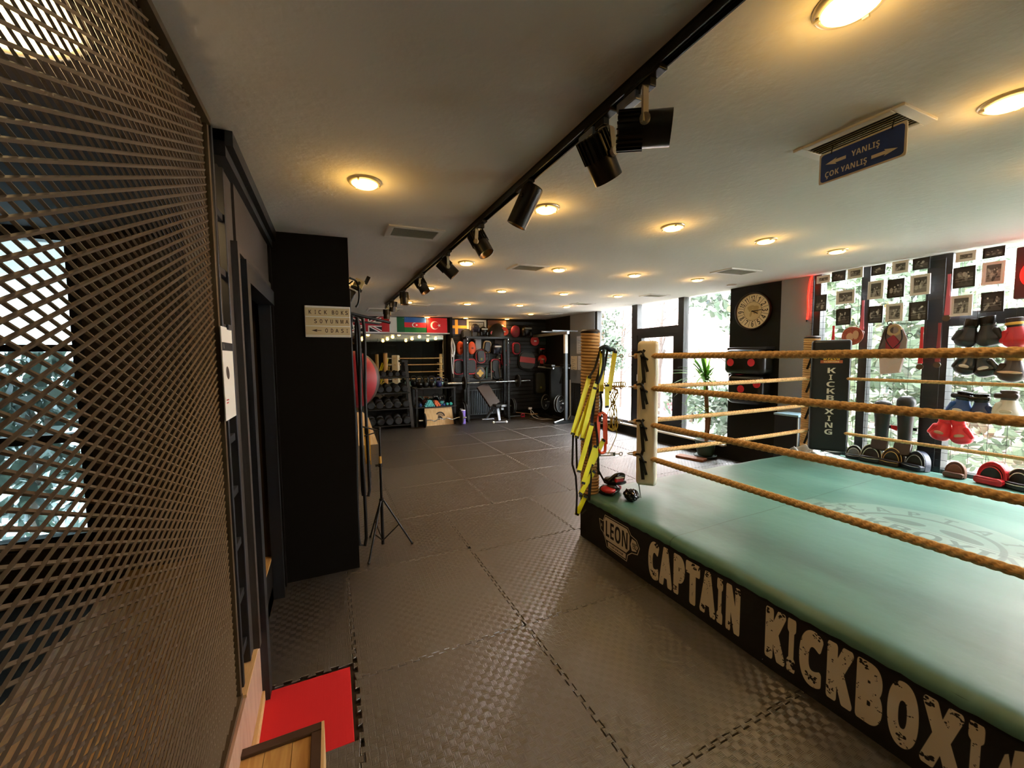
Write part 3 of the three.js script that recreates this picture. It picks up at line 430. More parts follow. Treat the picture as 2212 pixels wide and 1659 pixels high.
{ const pts = []; for (let i = 0; i < 60; i++) { const a = i * 0.83, k = i / 60; pts.push([2.185 + 0.045 * Math.sin(a) * (1 - 0.4 * k) + 0.01 * Math.sin(a * 0.31), 1.34 - 0.35 * (0.5 - 0.5 * Math.cos(a * 0.5)) - 0.02 * Math.cos(a), -2.70 + 0.03 * Math.cos(a * 1.3)]); }
  const wr = []; for (let i = 0; i < 70; i++) { const a = i * 0.9; wr.push([2.08 + i / 70 * 0.24, 1.355 + 0.022 * Math.sin(a), -2.70 + 0.022 * Math.cos(a)]); }
  const t = thing('coiled_cord', 'yellow cord coiled and knotted round the second turnbuckle', 'cord', [0, 0, 0]); part(t, 'coil', tube(pts, 0.0045, 300, 5), std(0xb3a13a, 0.7)); part(t, 'wrapping', tube(wr, 0.0045, 320, 5), std(0xb3a13a, 0.7)); part(t, 'loose_end', [tube([[2.2, 1.0, -2.7], [2.21, 0.95, -2.68], [2.19, 0.85, -2.7], [2.13, 0.76, -2.7]], 0.003, 20, 5), tube([[2.12, 1.0, -2.69], [2.15, 0.97, -2.66], [2.19, 0.99, -2.67], [2.21, 0.96, -2.68]], 0.004, 20, 5)], std(0xb3a13a, 0.7)); }
// ---------------------------------------------------------------- mesh screen and things on the left
{ const t = thing('mesh_screen', 'brown expanded metal screen in a steel frame before the lounge', 'screen', [-0.37, 0.28, -0.64], LW);
  const y0 = 0.03, y1 = 2.14, L = 2.4, k = 0.405, pitch = 0.0245, gs = [], gb = [];
  const lo = (arr, sgn, z) => { const seg = (c) => { let a = 0.02, b = L - 0.03; const f = (x) => c + sgn * k * x; let ya = f(a), yb = f(b); const lim = (y) => (y - c) / (sgn * k); const lo_ = Math.min(lim(y0), lim(y1)), hi_ = Math.max(lim(y0), lim(y1)); a = Math.max(a, lo_); b = Math.min(b, hi_); if (b - a < 0.01) return; ya = f(a); yb = f(b);
      const len = Math.hypot(b - a, yb - ya); arr.push(new THREE.BoxGeometry(len, 0.0056, 0.0048).rotateX(sgn * 0.5).rotateZ(Math.atan2(yb - ya, b - a)).translate((a + b) / 2, (ya + yb) / 2, z)); };
    for (let c = y0 - k * L; c < y1 + k * L; c += pitch) seg(c); };
  lo(gs, 1, 0.001); lo(gb, -1, -0.002);
  const mm = std(0x5b4a36, 0.5, 0.2), me = part(t, 'expanded_mesh', [...gs, ...gb], mm); me.userData.kind = 'stuff';
  part(t, 'frame', [bx(0.022, 2.2, 0.016, L, 1.09, 0.003), bx(0.03, 2.16, 0.01, L - 0.026, 1.08, -0.008), bx(L, 0.022, 0.03, L / 2, 2.155, 0.006), bx(L, 0.03, 0.012, L / 2, 2.13, -0.012), bx(L, 0.022, 0.03, L / 2, 0.02, 0)], std(0x5c4a32, 0.45, 0.3)); }
{ const o = sroom('trim_3', [[-0.395, -0.345, 0, 0.29, -2.2, 2.09]], M.pinkWood, 'pale wooden riser under the mesh screen'); const p = part(o, 'edge_strip', slab(-0.41, -0.343, 0.29, 0.302, 1.76, 2.09), M.birch); }
{ const t = thing('ladder_frame', 'black slatted upright frame beside the mesh screen', 'frame', [-0.372, 0.305, 1.885], LW);
  for (const x of [-0.075, 0.075]) part(t, 'upright', bx(0.022, 2.15, 0.03, x, 1.075, 0, 0.003), M.darkFrame);
  for (let i = 0; i < 10; i++) part(t, 'rung', bx(0.13, 0.03, 0.02, 0, 0.1 + i * 0.22, -0.004, 0.003), M.darkFrame); }
{ const t = thing('notice_paper', 'white notice with a black band on the frame by the screen', 'notice', [-0.352, 1.38, 1.82], LW);
  const tex = paint(256, 384, (c, W, H) => { c.fillStyle = '#efe9dc'; c.fillRect(0, 0, W, H); c.fillStyle = '#111'; c.fillRect(0, 62, W, 34); c.fillStyle = '#efe9dc'; c.font = 'bold 26px sans-serif'; c.fillText('i', 40, 88); c.fillStyle = '#3a2a18'; c.beginPath(); c.ellipse(100, 190, 40, 26, 0.3, 0, 7); c.fill(); c.fillStyle = '#c23a30'; c.fillRect(30, 300, 60, 5); c.fillRect(30, 312, 48, 5); });
  part(t, 'sheet', bx(0.17, 0.345, 0.003, 0, 0.17, 0), M.white); part(t, 'print', new THREE.PlaneGeometry(0.166, 0.34).translate(0, 0.17, 0.002), std(0xffffff, 0.7, 0, { map: tex })); part(t, 'clip', bx(0.05, 0.02, 0.01, 0.03, 0.345, 0.004, 0.003), M.darkFrame); }
{ const t = thing('wooden_step', 'oak step with dark nosing at the foot of the screen', 'step', [-0.225, 0, 1.30]);
  for (let i = 0; i < 3; i++) { const m = part(t, 'board', bx(0.088, 0.16, 0.70, -0.091 + 0.09 * i, 0.08, 0), M.oak); metric(m.geometry); }
  part(t, 'nosing', [bx(0.30, 0.014, 0.035, 0, 0.167, -0.34, 0.003), bx(0.035, 0.014, 0.68, 0.125, 0.167, 0.02, 0.003)], M.woodTrim); part(t, 'edge_trim', bx(0.010, 0.175, 0.71, 0.147, 0.0875, 0), M.birch); }
one('floor_batten', 'thin pale wooden batten standing beside the red mat', 'batten', bx(0.02, 0.05, 0.5, 0, 0.025, 0, 0.004), M.birch, [-0.352 + 0.012, 0, 1.94], 0.03);
{ const o = sroom('trim_4', [[-0.44, -0.40, 0, 0.10, 2.70, 3.12]], M.birch, 'yellow wooden plinth at the foot of the door'); }
// lightbox sign
{ const t = thing('lightbox_sign', 'cream lightbox with three lines of black letters on the pier', 'sign', [0.0, 1.757, 3.165]);
  const tex = paint(768, 576, (c, W, H) => { c.fillStyle = '#cdb98d'; c.fillRect(0, 0, W, H); c.fillStyle = '#2a100a'; c.font = '92px sans-serif';
    const put = (s, x, y, w = 50) => { c.save(); c.translate(x, y); const m = c.measureText(s).width; c.scale(Math.min(1.1, w / m), 1.12); c.lineWidth = 4; c.strokeStyle = '#2a100a'; c.strokeText(s, 0, 0); c.fillText(s, 0, 0); c.restore(); };
    [['K', 50], ['I', 158, 22], ['C', 220], ['K', 315], ['B', 450], ['O', 518], ['K', 610], ['S', 690]].forEach(([s, x, w]) => put(s, x, 140, w)); [['S', 142], ['O', 236], ['Y', 328], ['U', 420], ['N', 512], ['M', 596, 62], ['A', 692]].forEach(([s, x, w]) => put(s, x, 318, w)); [['O', 326], ['D', 420], ['A', 508], ['S', 604], ['I', 704, 20]].forEach(([s, x, w]) => put(s, x, 500, w));
    c.fillRect(150, 458, 112, 12); c.beginPath(); c.moveTo(92, 464); c.lineTo(192, 436); c.lineTo(176, 464); c.lineTo(192, 492); c.fill(); });
  part(t, 'housing', bx(0.298, 0.222, 0.04, 0.0, 0.11, -0.016, 0.004), M.offWhite); part(t, 'letter_panel', new THREE.PlaneGeometry(0.288, 0.208).translate(0, 0.11, 0.0046), std(0xffffff, 0.45, 0, { map: tex }));
  for (let i = 0; i < 4; i++) part(t, 'rail', bx(0.29, 0.006, 0.006, 0, 0.012 + 0.066 * i, 0.006), M.offWhite); }
// tripod stand
{ const t = thing('tripod_stand', 'thin black telescopic tripod stand beside the black pier', 'tripod', [0.352, 0, 3.43]);
  part(t, 'pole', [bar([0, 0.03, 0], [0, 0.42, 0], 0.013), bar([0, 0.42, 0], [0, 0.72, 0], 0.011), bar([0, 0.70, 0], [0, 1.02, 0], 0.008)], M.blackMetal); each(t, 'collar', [cyl(0.019, 0.019, 0.03, 0, 0.41, 0), cyl(0.016, 0.016, 0.03, 0, 0.71, 0)], M.blackPlastic); part(t, 'bright_sleeve', cyl(0.0115, 0.0115, 0.06, 0, 0.755, 0), M.gold); part(t, 'knob', [cyl(0.01, 0.01, 0.03, -0.025, 0.71, 0, 'x'), sph(0.014, 0, 1.02, 0)], M.blackPlastic);
  for (const [x, z] of [[-0.134, 0.243], [0.234, 0.046], [-0.08, -0.24]]) { part(t, 'leg', bar([x * 0.06, 0.41, z * 0.06], [x, 0.008, z], 0.0075), M.blackMetal); part(t, 'brace', bar([0, 0.06, 0], [x * 0.58, 0.19, z * 0.58], 0.005), M.blackMetal); part(t, 'foot', sph(0.011, x, 0.011, z), M.rubber); }
  part(t, 'arm', [bar([0, 1.0, 0], [-0.15, 1.055, 0.02], 0.006), bar([-0.02, 0.99, 0], [-0.12, 0.97, 0.02], 0.005), bx(0.03, 0.05, 0.03, -0.1, 1.01, 0.01, 0.005)], M.blackMetal); }
// straps and bags hanging beyond the pier
{ const t = thing('suspension_strap', 'yellow and black suspension strap with a black foot loop', 'strap', [0.262, 0.47, 3.60]);
  each(t, 'webbing', [strip([-0.01, 0.55, 0], [0.0, 0.22, 0], 0.022, 0.004), strip([0.02, 0.55, 0.006], [0.022, 0.21, 0.004], 0.02, 0.004)], std(0xc98f12, 0.7)); part(t, 'handle', [bx(0.03, 0.1, 0.02, 0.012, 0.2, 0, 0.006), tor(0.035, 0.008, 0.018, 0.06, 0, 'x'), bx(0.022, 0.06, 0.014, 0.018, 0.12, 0, 0.004)], M.blackPlastic); part(t, 'anchor', bar([0, 0.54, 0], [-0.02, 1.42, -0.02], 0.005), M.strapBlack); }
for (const [dx, dd, s, lab] of [[0.19, 3.40, 1, 'long black rubber loop band hanging next to the pier edge'], [0.235, 3.46, 0.9, 'second black loop band nearer the red punching bag']]) { const t = one('loop_band', lab, 'band', [tube([[-0.018, 1.92, 0], [-0.022, 1.0, 0], [-0.03 * s, 0.2, 0], [-0.022, 0.05, 0], [0.0, 0.025, 0], [0.022, 0.05, 0], [0.03 * s, 0.2, 0], [0.02, 1.0, 0], [0.016, 1.92, 0], [0, 1.935, 0]], 0.013, 60, 7, true)], std(0x0f0e0e, 0.55), [dx, s === 1 ? 0.02 : 0.42, dd], 0, 'black loop bands by the pier'); if (s !== 1) t.scale.y = 0.79; }
{ const t = thing('wall_bracket', 'black steel hanger bracket on the back of the pier', 'bracket', [0.15, 1.85, 3.49]); part(t, 'plate', bx(0.02, 0.5, 0.1, 0.01, 0.05, 0, 0.004), M.blackMetal); part(t, 'arm', [bar([0.0, 0.12, 0], [0.34, 0.06, -0.12], 0.012), bar([0.0, 0.06, 0], [0.25, 0.045, -0.10], 0.008), tube([[0.02, 0.4, 0], [0.07, 0.38, -0.02], [0.09, 0.3, -0.02], [0.08, 0.2, -0.02], [0.06, 0.17, 0]], 0.009, 20)], M.blackMetal); }
{ const t = thing('floodlight', 'small pale floodlight with black wings on the pier corner', 'floodlight', [0.215, 2.16, 3.54]); t.rotation.z = -0.45; part(t, 'housing', bx(0.075, 0.07, 0.06, 0, 0.06, 0, 0.006), std(0xc9ae72, 0.4)); each(t, 'barn_door', [bx(0.03, 0.06, 0.06, 0.045, 0.12, 0, 0.004), bx(0.09, 0.012, 0.06, 0, 0.015, 0)], M.blackPlastic); part(t, 'bracket', [bar([-0.05, 0.06, 0], [-0.085, -0.02, 0], 0.006), bx(0.08, 0.1, 0.03, -0.03, -0.06, 0, 0.01), cyl(0.011, 0.011, 0.08, 0, 0.06, 0.02, 'z')], M.blackMetal); }
{ const t = thing('punching_bag', 'red and dark grey teardrop punching bag on chains beyond the pier', 'punching bag', [0.20, 1.08, 4.5]);
  const prof = [[0, 0], [0.10, 0.01], [0.19, 0.07], [0.26, 0.18], [0.285, 0.3], [0.265, 0.42], [0.2, 0.52], [0.11, 0.585], [0.06, 0.6], [0, 0.6]];
  const gore = (a, b) => new THREE.LatheGeometry(new THREE.SplineCurve(prof.map((p) => new THREE.Vector2(...p))).getPoints(30), 10, a, b - a);
  for (let i = 0; i < 6; i++) part(t, 'panel', gore(i * PI / 3 - 0.05, (i + 1) * PI / 3 - 0.05 + 0.0), i % 2 === 0 ? std(0xa81824, 0.45) : std(0x39342f, 0.42), i % 2 === 0 ? 'red leather panel' : 'dark grey leather panel');
  each(t, 'chain', [bar([0.1, 0.58, 0], [0.02, 0.93, 0], 0.006), bar([-0.1, 0.58, 0], [-0.02, 0.93, 0], 0.006), bar([0, 0.58, 0.1], [0, 0.93, 0.02], 0.006)], M.steel); part(t, 'swivel', [sph(0.025, 0, 0.95, 0), bar([0, 0.95, 0], [0, 1.40, 0], 0.008), tor(0.02, 0.005, 0, 1.0, 0)], M.blackMetal); }
one('plywood_board', 'tan plywood board leaning behind the punching bag', 'board', ext(poly([[0, 0], [0.34, 0], [0.2, 0.5], [0.1, 0.62], [0, 0.62]]), 0.018).rotateX(-0.18), M.birch, [0.42, 0, 7.72]);
// ---------------------------------------------------------------- end wall: flags, mirror, slat wall
{ const o = sroom('wall_fascia', [[-0.45, 2.68, 2.20, 2.75, 9.46, 9.77]], M.wallBlack, 'boxed fascia that carries the flags'); part(o, 'soffit', slab(-0.45, 2.7, 2.175, 2.20, 9.44, 9.77), M.white); }
const flag = (label, x0, x1, W, H, fn) => { const y0 = 2.2, y1 = 2.535 + 0.015 * x0 / 2, t = thing('flag', label, 'flag', [(x0 + x1) / 2, y0, 9.45], 0, 'flags along the end wall'); const w = x1 - x0, h = y1 - y0;
  const g = new THREE.PlaneGeometry(w - 0.004, h, 20, 4), p = g.attributes.position; for (let i = 0; i < p.count; i++) p.setZ(i, 0.004 * Math.sin(p.getX(i) * 22 + x0 * 9)); g.computeVertexNormals();
  part(t, 'cloth', g.translate(0, h / 2, 0), std(0xffffff, 0.8, 0, { map: paint(W, H, fn), side: THREE.DoubleSide })); for (const s of [-1, 1]) part(t, 'tack', sph(0.006, s * (w / 2 - 0.02), h - 0.02, 0.008), M.steel); };
const rect = (c, col, x, y, w, h) => { c.fillStyle = col; c.fillRect(x, y, w, h); };
const starP = (c, x, y, R, n, k, rot = 0) => { c.beginPath(); for (let i = 0; i < 2 * n; i++) { const a = rot + i / n * PI, r = i % 2 ? R * k : R; c.lineTo(x + r * Math.sin(a), y - r * Math.cos(a)); } c.fill(); };
flag('blue, white and red crossed flag at the far end of the row', 0.45, 1.10, 320, 170, (c, W, H) => { rect(c, '#131a26', 0, 0, W, H); const ln = (w, col) => { c.strokeStyle = col; c.lineWidth = w; c.beginPath(); c.moveTo(0, 0); c.lineTo(W, H); c.moveTo(W, 0); c.lineTo(0, H); c.stroke(); }; ln(34, '#e9e5df'); ln(11, '#a01526'); rect(c, '#e9e5df', W / 2 - 28, 0, 56, H); rect(c, '#e9e5df', 0, H / 2 - 28, W, 56); rect(c, '#a01526', W / 2 - 16, 0, 32, H); rect(c, '#a01526', 0, H / 2 - 16, W, 32); });
flag('red, white and green vertically striped flag', 1.10, 1.60, 240, 170, (c, W, H) => { rect(c, '#b01c20', 0, 0, W / 3, H); rect(c, '#dcdcd4', W / 3, 0, W / 3, H); rect(c, '#125c34', W * 2 / 3, 0, W / 3, H); });
flag('blue, red and green striped flag with a white crescent', 1.60, 2.11, 240, 170, (c, W, H) => { rect(c, '#2a5ea8', 0, 0, W, H / 3); rect(c, '#d32a35', 0, H / 3, W, H / 3); rect(c, '#1f7a3a', 0, H * 2 / 3, W, H / 3); c.fillStyle = '#f2eee8'; c.beginPath(); c.arc(W * 0.46, H / 2, 27, 0, 7); c.fill(); c.fillStyle = '#d32a35'; c.beginPath(); c.arc(W * 0.49, H / 2, 22, 0, 7); c.fill(); c.fillStyle = '#f2eee8'; starP(c, W * 0.56, H / 2, 13, 8, 0.6); });
flag('plain red flag with a white crescent and star', 2.12, 2.62, 240, 170, (c, W, H) => { rect(c, '#d6232a', 0, 0, W, H); c.fillStyle = '#f4efe8'; c.beginPath(); c.arc(W * 0.38, H / 2, 48, 0, 7); c.fill(); c.fillStyle = '#d6232a'; c.beginPath(); c.arc(W * 0.43, H / 2, 39, 0, 7); c.fill(); c.fillStyle = '#f4efe8'; starP(c, W * 0.6, H / 2, 22, 5, 0.4, -0.3); });
// mirror of narrow panes
{ const t = thing('wall_mirror', 'wide wall mirror of narrow panes reflecting the ring', 'mirror', [1.16, 0.40, 9.752]); for (let i = 0; i < 10; i++) part(t, 'mirror_pane', bx(0.297, 1.76, 0.006, -1.35 + 0.3 * i, 0.88, 0), M.mirror); each(t, 'edge_rail', [bx(3.0, 0.02, 0.014, 0, -0.008, 0.004), bx(3.0, 0.016, 0.014, 0, 1.765, 0.004)], M.steel); }
sroom('wall_mirror_return', [[2.68, 2.74, 0, 2.72, 9.42, 9.77]], M.wallBlack, 'black return wall beside the mirror');
{ const t = thing('slat_wall', 'black horizontally slatted display wall behind the pads', 'slat wall', [4.15, 0.15, 9.73]); part(t, 'backing', bx(2.70, 2.4, 0.02, 0, 1.2, 0), M.wallBlack); for (let i = 0; i < 23; i++) part(t, 'slat', bx(2.70, 0.088, 0.018, 0, 0.06 + i * 0.104, 0.02, 0.003), std(0x110f0d, 0.55)); }
const FW = 9.685;                                                 // front of the slat wall
// framed and hung pictures above
{ const t = thing('wall_poster', 'purple cloth with a yellow cross on the slat wall', 'flag', [2.95, 2.19, 9.685]); part(t, 'cloth', bx(0.49, 0.36, 0.004, 0, 0.18, 0), std(0xffffff, 0.8, 0, { map: paint(240, 170, (c, W, H) => { rect(c, '#3a3350', 0, 0, W, H); rect(c, '#e0a63e', W * 0.36, 0, W * 0.16, H); rect(c, '#e0a63e', 0, H * 0.4, W, H * 0.2); }) })); }
{ const t = thing('framed_poster', 'white framed drawing behind the stacked helmets', 'picture', [3.45, 2.16, 9.685]); part(t, 'frame', [bx(0.52, 0.05, 0.03, 0, 0.375, 0.01), bx(0.05, 0.35, 0.03, 0.235, 0.175, 0.01), bx(0.05, 0.35, 0.03, -0.235, 0.175, 0.01)], M.white); part(t, 'print', bx(0.42, 0.35, 0.006, 0, 0.175, 0), std(0xffffff, 0.6, 0, { map: paint(128, 96, (c, W, H) => { rect(c, '#d9d2c4', 0, 0, W, H); c.strokeStyle = '#1a1614'; c.lineWidth = 5; c.strokeRect(3, 3, W - 6, H); c.lineWidth = 2; for (let i = 0; i < 14; i++) { c.beginPath(); c.moveTo(10 + i * 8, 10); c.lineTo(16 + i * 8, 30); c.stroke(); } rect(c, '#2a2522', 40, 36, 50, 40); }) })); }
{ const t = thing('wood_panel_poster', 'orange brown plank picture above the squat rack', 'picture', [4.02, 2.15, 9.685]); for (let i = 0; i < 6; i++) part(t, 'plank', bx(0.52, 0.066, 0.01, 0, 0.035 + i * 0.069, 0, 0.002), std([0xb5793d, 0xa9702f, 0x6f3f2a][i > 3 ? 2 : i % 2], 0.6)); }
// kick shields, pads and helmets
const shield = (name, label, x, y, w, h, mat, trim, tilt = 0, dot) => { const t = thing(name, label, 'pad', [x, y - h / 2, FW], 0, 'pads hung on the slat wall'); t.rotation.z = tilt; const r = Math.min(w, h) * 0.36;
  part(t, 'face', ext(rshape(w - 0.085, h - 0.085, r * 0.75), 0.05, 0.014).translate(0, h / 2, 0.03), mat); part(t, 'back', ext(rshape(w - 0.02, h - 0.02, r), 0.045, 0.01).translate(0, h / 2, 0), trim ?? M.vinylBlack); if (dot) part(t, 'badge', cyl(0.035, 0.035, 0.006, 0, h * 0.3, 0.1, 'z', 6), dot); return t; };
const oval = (name, label, x, y, rx, ry, mat) => { const t = thing(name, label, 'pad', [x, y - ry, FW], 0, 'pads hung on the slat wall'); part(t, 'face', sph(1, 0, ry, 0.05, rx, ry, 0.05, 24), mat); part(t, 'logo', cyl(rx * 0.3, rx * 0.3, 0.004, 0, ry * 0.95, 0.1, 'z', 20).scale(1, 0.7, 1).translate(0, ry * 0.3, 0), std(0x7a3413, 0.6)); part(t, 'strap', [bar([-0.03, ry * 1.9, 0.03], [0, ry * 2.1, 0.02], 0.006), bar([0.03, ry * 1.9, 0.03], [0, ry * 2.1, 0.02], 0.006)], M.strapBlack); };
oval('focus_pad', 'orange oval pad nearest the mirror', 2.995, 1.84, 0.1, 0.17, M.orange); oval('focus_pad', 'orange oval pad behind the squat rack upright', 3.30, 1.84, 0.105, 0.165, M.orange);
const pinkTrim = std(0xc23048, 0.45), padBlack = std(0x1a1514, 0.4), olive = std(0x322d1e, 0.45), greenBadge = std(0x7e7a28, 0.5);
shield('kick_shield', 'black kick shield with pink edge beside the mirror', 2.95, 1.365, 0.30, 0.39, padBlack, pinkTrim); shield('kick_shield', 'black kick shield with red top behind the left rack upright', 3.275, 1.37, 0.28, 0.40, padBlack, M.red); shield('kick_shield', 'black kick shield with pink edge and hanging straps', 3.945, 1.38, 0.27, 0.36, padBlack, pinkTrim);
shield('kick_shield', 'red edged shield inside the big hoop', 3.545, 1.63, 0.26, 0.36, padBlack, M.red, 0.05, greenBadge); shield('thai_pad', 'cream and black pad hanging above the hoop', 3.70, 1.87, 0.22, 0.32, padBlack, std(0xd9b98a, 0.5), -0.12); shield('kick_shield', 'dim black pad beside the right rack upright', 4.56, 1.83, 0.22, 0.32, olive, pinkTrim); shield('kick_shield', 'dim red edged pad behind the right rack upright', 4.25, 1.58, 0.24, 0.40, padBlack, pinkTrim, 0.1);
{ const t = shield('body_shield', 'large tilted black body shield with a red band', 4.83, 1.50, 0.50, 0.50, olive, M.vinylBlack, -0.12); part(t, 'band', bx(0.46, 0.15, 0.012, 0, 0.27, 0.098, 0.004), std(0xb23a30, 0.5)); }
shield('body_shield', 'olive black shield with two yellow badges by the cable machine', 5.27, 0.88, 0.34, 0.62, olive, M.vinylBlack, 0, greenBadge); shield('wall_pad', 'black folded pad with white letters above the rack', 3.16, 2.17, 0.25, 0.30, olive, M.vinylBlack); shield('wall_pad', 'olive pad with a tan strap above the rack', 3.36, 2.20, 0.20, 0.26, olive, M.vinylBlack, -0.1); shield('dark_shield', 'wide dark shield low on the slat wall behind the barbell', 4.05, 1.17, 0.36, 0.30, padBlack, M.vinylBlack);
one('hoop', 'big thin hoop hung round the red edged shield', 'hoop', tor(0.19, 0.012, 0, 0, 0.1, 'z', 8, 40), M.leatherBrown, [3.555, 1.625, FW]);
{ const t = thing('round_target', 'round brown target pad with a gold flower centre', 'pad', [3.51, 1.04, FW]); part(t, 'disc', lathe([[0, 0.06], [0.13, 0.06], [0.15, 0.045], [0.155, 0.02], [0.15, 0]], 36).rotateX(PI / 2).translate(0, 0.155, 0), M.leatherBrown); const s = new THREE.Shape(); for (let i = 0; i <= 60; i++) { const a = i / 60 * 2 * PI, r = 0.075 + 0.018 * Math.cos(4 * a); i ? s.lineTo(r * Math.cos(a), r * Math.sin(a)) : s.moveTo(r, 0); } part(t, 'flower', ext(s, 0.008, 0.003).translate(0, 0.155, 0.06), M.gold); part(t, 'piping', tor(0.153, 0.008, 0, 0.155, 0.025), std(0xb79a6a, 0.5)); part(t, 'loop', tor(0.025, 0.006, 0, 0.325, 0.02), M.leatherBrown); }
const paddle = (label, x, y, r, mat, logo) => { const t = thing('target_disc', label, 'pad', [x, y - r, FW], 0, 'round red targets on the end wall'); part(t, 'disc', lathe([[0, 0.05], [r * 0.9, 0.045], [r, 0.025], [r, 0]], 30).rotateX(PI / 2).translate(0, r, 0), mat); part(t, 'logo', bx(r * 0.6, r * 0.3, 0.004, 0, r, 0.05, 0.001), logo); };
const redDisc = std(0xc92f27, 0.45);
paddle('red disc target high beside the pull-up beam', 5.13, 2.03, 0.13, redDisc, M.offWhite); paddle('red disc target above the dip bars', 5.36, 1.53, 0.13, redDisc, M.offWhite); paddle('small dark disc paddle with a white mark', 4.06, 1.57, 0.09, M.vinylBlack, M.offWhite);
{ const t = thing('dome_bag', 'brown black dome shaped wall bag with a bright red disc', 'pad', [4.0, 2.10, FW]); const g = sph(1, 0, 0.0, 0, 0.28, 0.36, 0.2, 28), p = g.attributes.position; for (let i = 0; i < p.count; i++) if (p.getY(i) < 0) p.setY(i, p.getY(i) * 0.05); g.computeVertexNormals(); part(t, 'body', g.translate(0, 0.02, 0.12), std(0x2c2417, 0.4)); part(t, 'target', cyl(0.11, 0.11, 0.02, 0, 0, 0, 'z', 30).rotateX(-0.2).translate(0.11, 0.16, 0.28), std(0xf0481c, 0.45)); part(t, 'side_target', cyl(0.05, 0.05, 0.02, -0.2, 0.12, 0.22, 'z', 24), std(0xb5222e, 0.5)); part(t, 'mark', bx(0.05, 0.03, 0.004, 0.11, 0.155, 0.295), M.offWhite); }
oval('round_red_pad', 'dark red round pad above the right rack upright', 4.53, 2.28, 0.14, 0.16, std(0x8a2230, 0.5));
const helmet = (label, x, y, s, mat, accent) => { const t = thing('head_guard', label, 'helmet', [x, y - 0.1 * s, FW], 0, 'head guards'); part(t, 'shell', [sph(0.1 * s, 0, 0.12 * s, 0.09 * s, 1, 1.05, 1)], mat); each(t, 'cheek', [bx(0.05 * s, 0.1 * s, 0.07 * s, -0.075 * s, 0.06 * s, 0.13 * s, 0.02 * s), bx(0.05 * s, 0.1 * s, 0.07 * s, 0.075 * s, 0.06 * s, 0.13 * s, 0.02 * s)], mat); part(t, 'brow', bx(0.15 * s, 0.035 * s, 0.03 * s, 0, 0.16 * s, 0.185 * s, 0.01 * s), accent); };
helmet('dark blue head guard with a white chin pad', 3.95, 1.80, 1.25, std(0x1b1f30, 0.4), M.white); helmet('black head guard with white marks above the rack', 3.60, 2.25, 1.1, M.vinylBlack, M.white); helmet('brown head guard behind the others above the rack', 3.38, 2.33, 1.0, std(0x332a3a, 0.5), M.leatherBrown); helmet('dim black head guard with white stripes', 4.81, 2.27, 1.4, M.vinylBlack, std(0x8d8d8d, 0.6)); helmet('small red head guard between the dip station discs', 5.28, 1.76, 0.9, M.vinylBlack, M.red);
const hang = (name, label, cat, x, y, gs, mat) => one(name, label, cat, gs, mat, [x, y, FW]);
hang('hand_wrap', 'bunch of pale hand wraps hanging beside the mirror', 'hand wrap', 2.80, 1.20, [tube([[0, 0.3, 0.04], [-0.04, 0.22, 0.05], [-0.03, 0.12, 0.05], [0.0, 0.05, 0.05]], 0.016, 16), tube([[0.01, 0.3, 0.04], [0.03, 0.2, 0.06], [0.01, 0.1, 0.05], [0.0, -0.1, 0.04]], 0.012, 16), sph(0.045, 0, 0.2, 0.05, 0.8, 1.4, 0.6)], std(0xc9a67c, 0.8));
hang('hanging_strap', 'grey webbing strap left of the pink edged shield', 'strap', 3.80, 0.98, [strip([0, 0.5, 0.12], [0.01, 0.05, 0.1], 0.035, 0.005)], std(0x6a6152, 0.8)); hang('hanging_strap', 'grey webbing strap with a black loop handle', 'strap', 4.03, 0.86, [strip([-0.02, 0.55, 0.12], [0.02, 0.22, 0.12], 0.03, 0.005), tor(0.05, 0.012, 0.03, 0.12, 0.12)], std(0x5a5045, 0.8)); hang('strap_bundle', 'dark green strap bundle beside the gold target', 'strap', 3.70, 1.0, [bx(0.05, 0.3, 0.03, 0, 0.2, 0.016, 0.012)], std(0x24483a, 0.6));
hang('white_wrap', 'white cloth bundle hanging behind the cream pad', 'cloth', 3.48, 1.78, [bx(0.16, 0.34, 0.05, 0, 0.15, 0.02, 0.02), bx(0.1, 0.1, 0.06, -0.07, 0.3, 0.03, 0.03)], std(0xa9a6a6, 0.8)); hang('grey_vest', 'grey folded vest hanging beside the blue head guard', 'vest', 4.12, 1.80, [bx(0.34, 0.34, 0.04, 0, 0.1, 0.01, 0.02), bx(0.2, 0.12, 0.05, 0, -0.08, 0.015, 0.02)], std(0x77757c, 0.8));
one('jump_rope_bundle', 'white ropes hanging on the mirror edge', 'rope', [tube([[0, 0.9, 0], [-0.03, 0.5, 0.02], [0.0, 0.05, 0.02], [0.03, 0.5, 0.01], [0.01, 0.92, 0]], 0.012, 40), tube([[0.0, 0.9, 0.01], [0.05, 0.7, 0.03], [0.02, 0.5, 0.03], [-0.02, 0.72, 0.02], [0.0, 0.92, 0.0]], 0.02, 30), bx(0.08, 0.07, 0.03, 0.0, 0.5, 0.03, 0.01)], std(0xd8d4d0, 0.7), [2.71, 1.15, 9.38]);

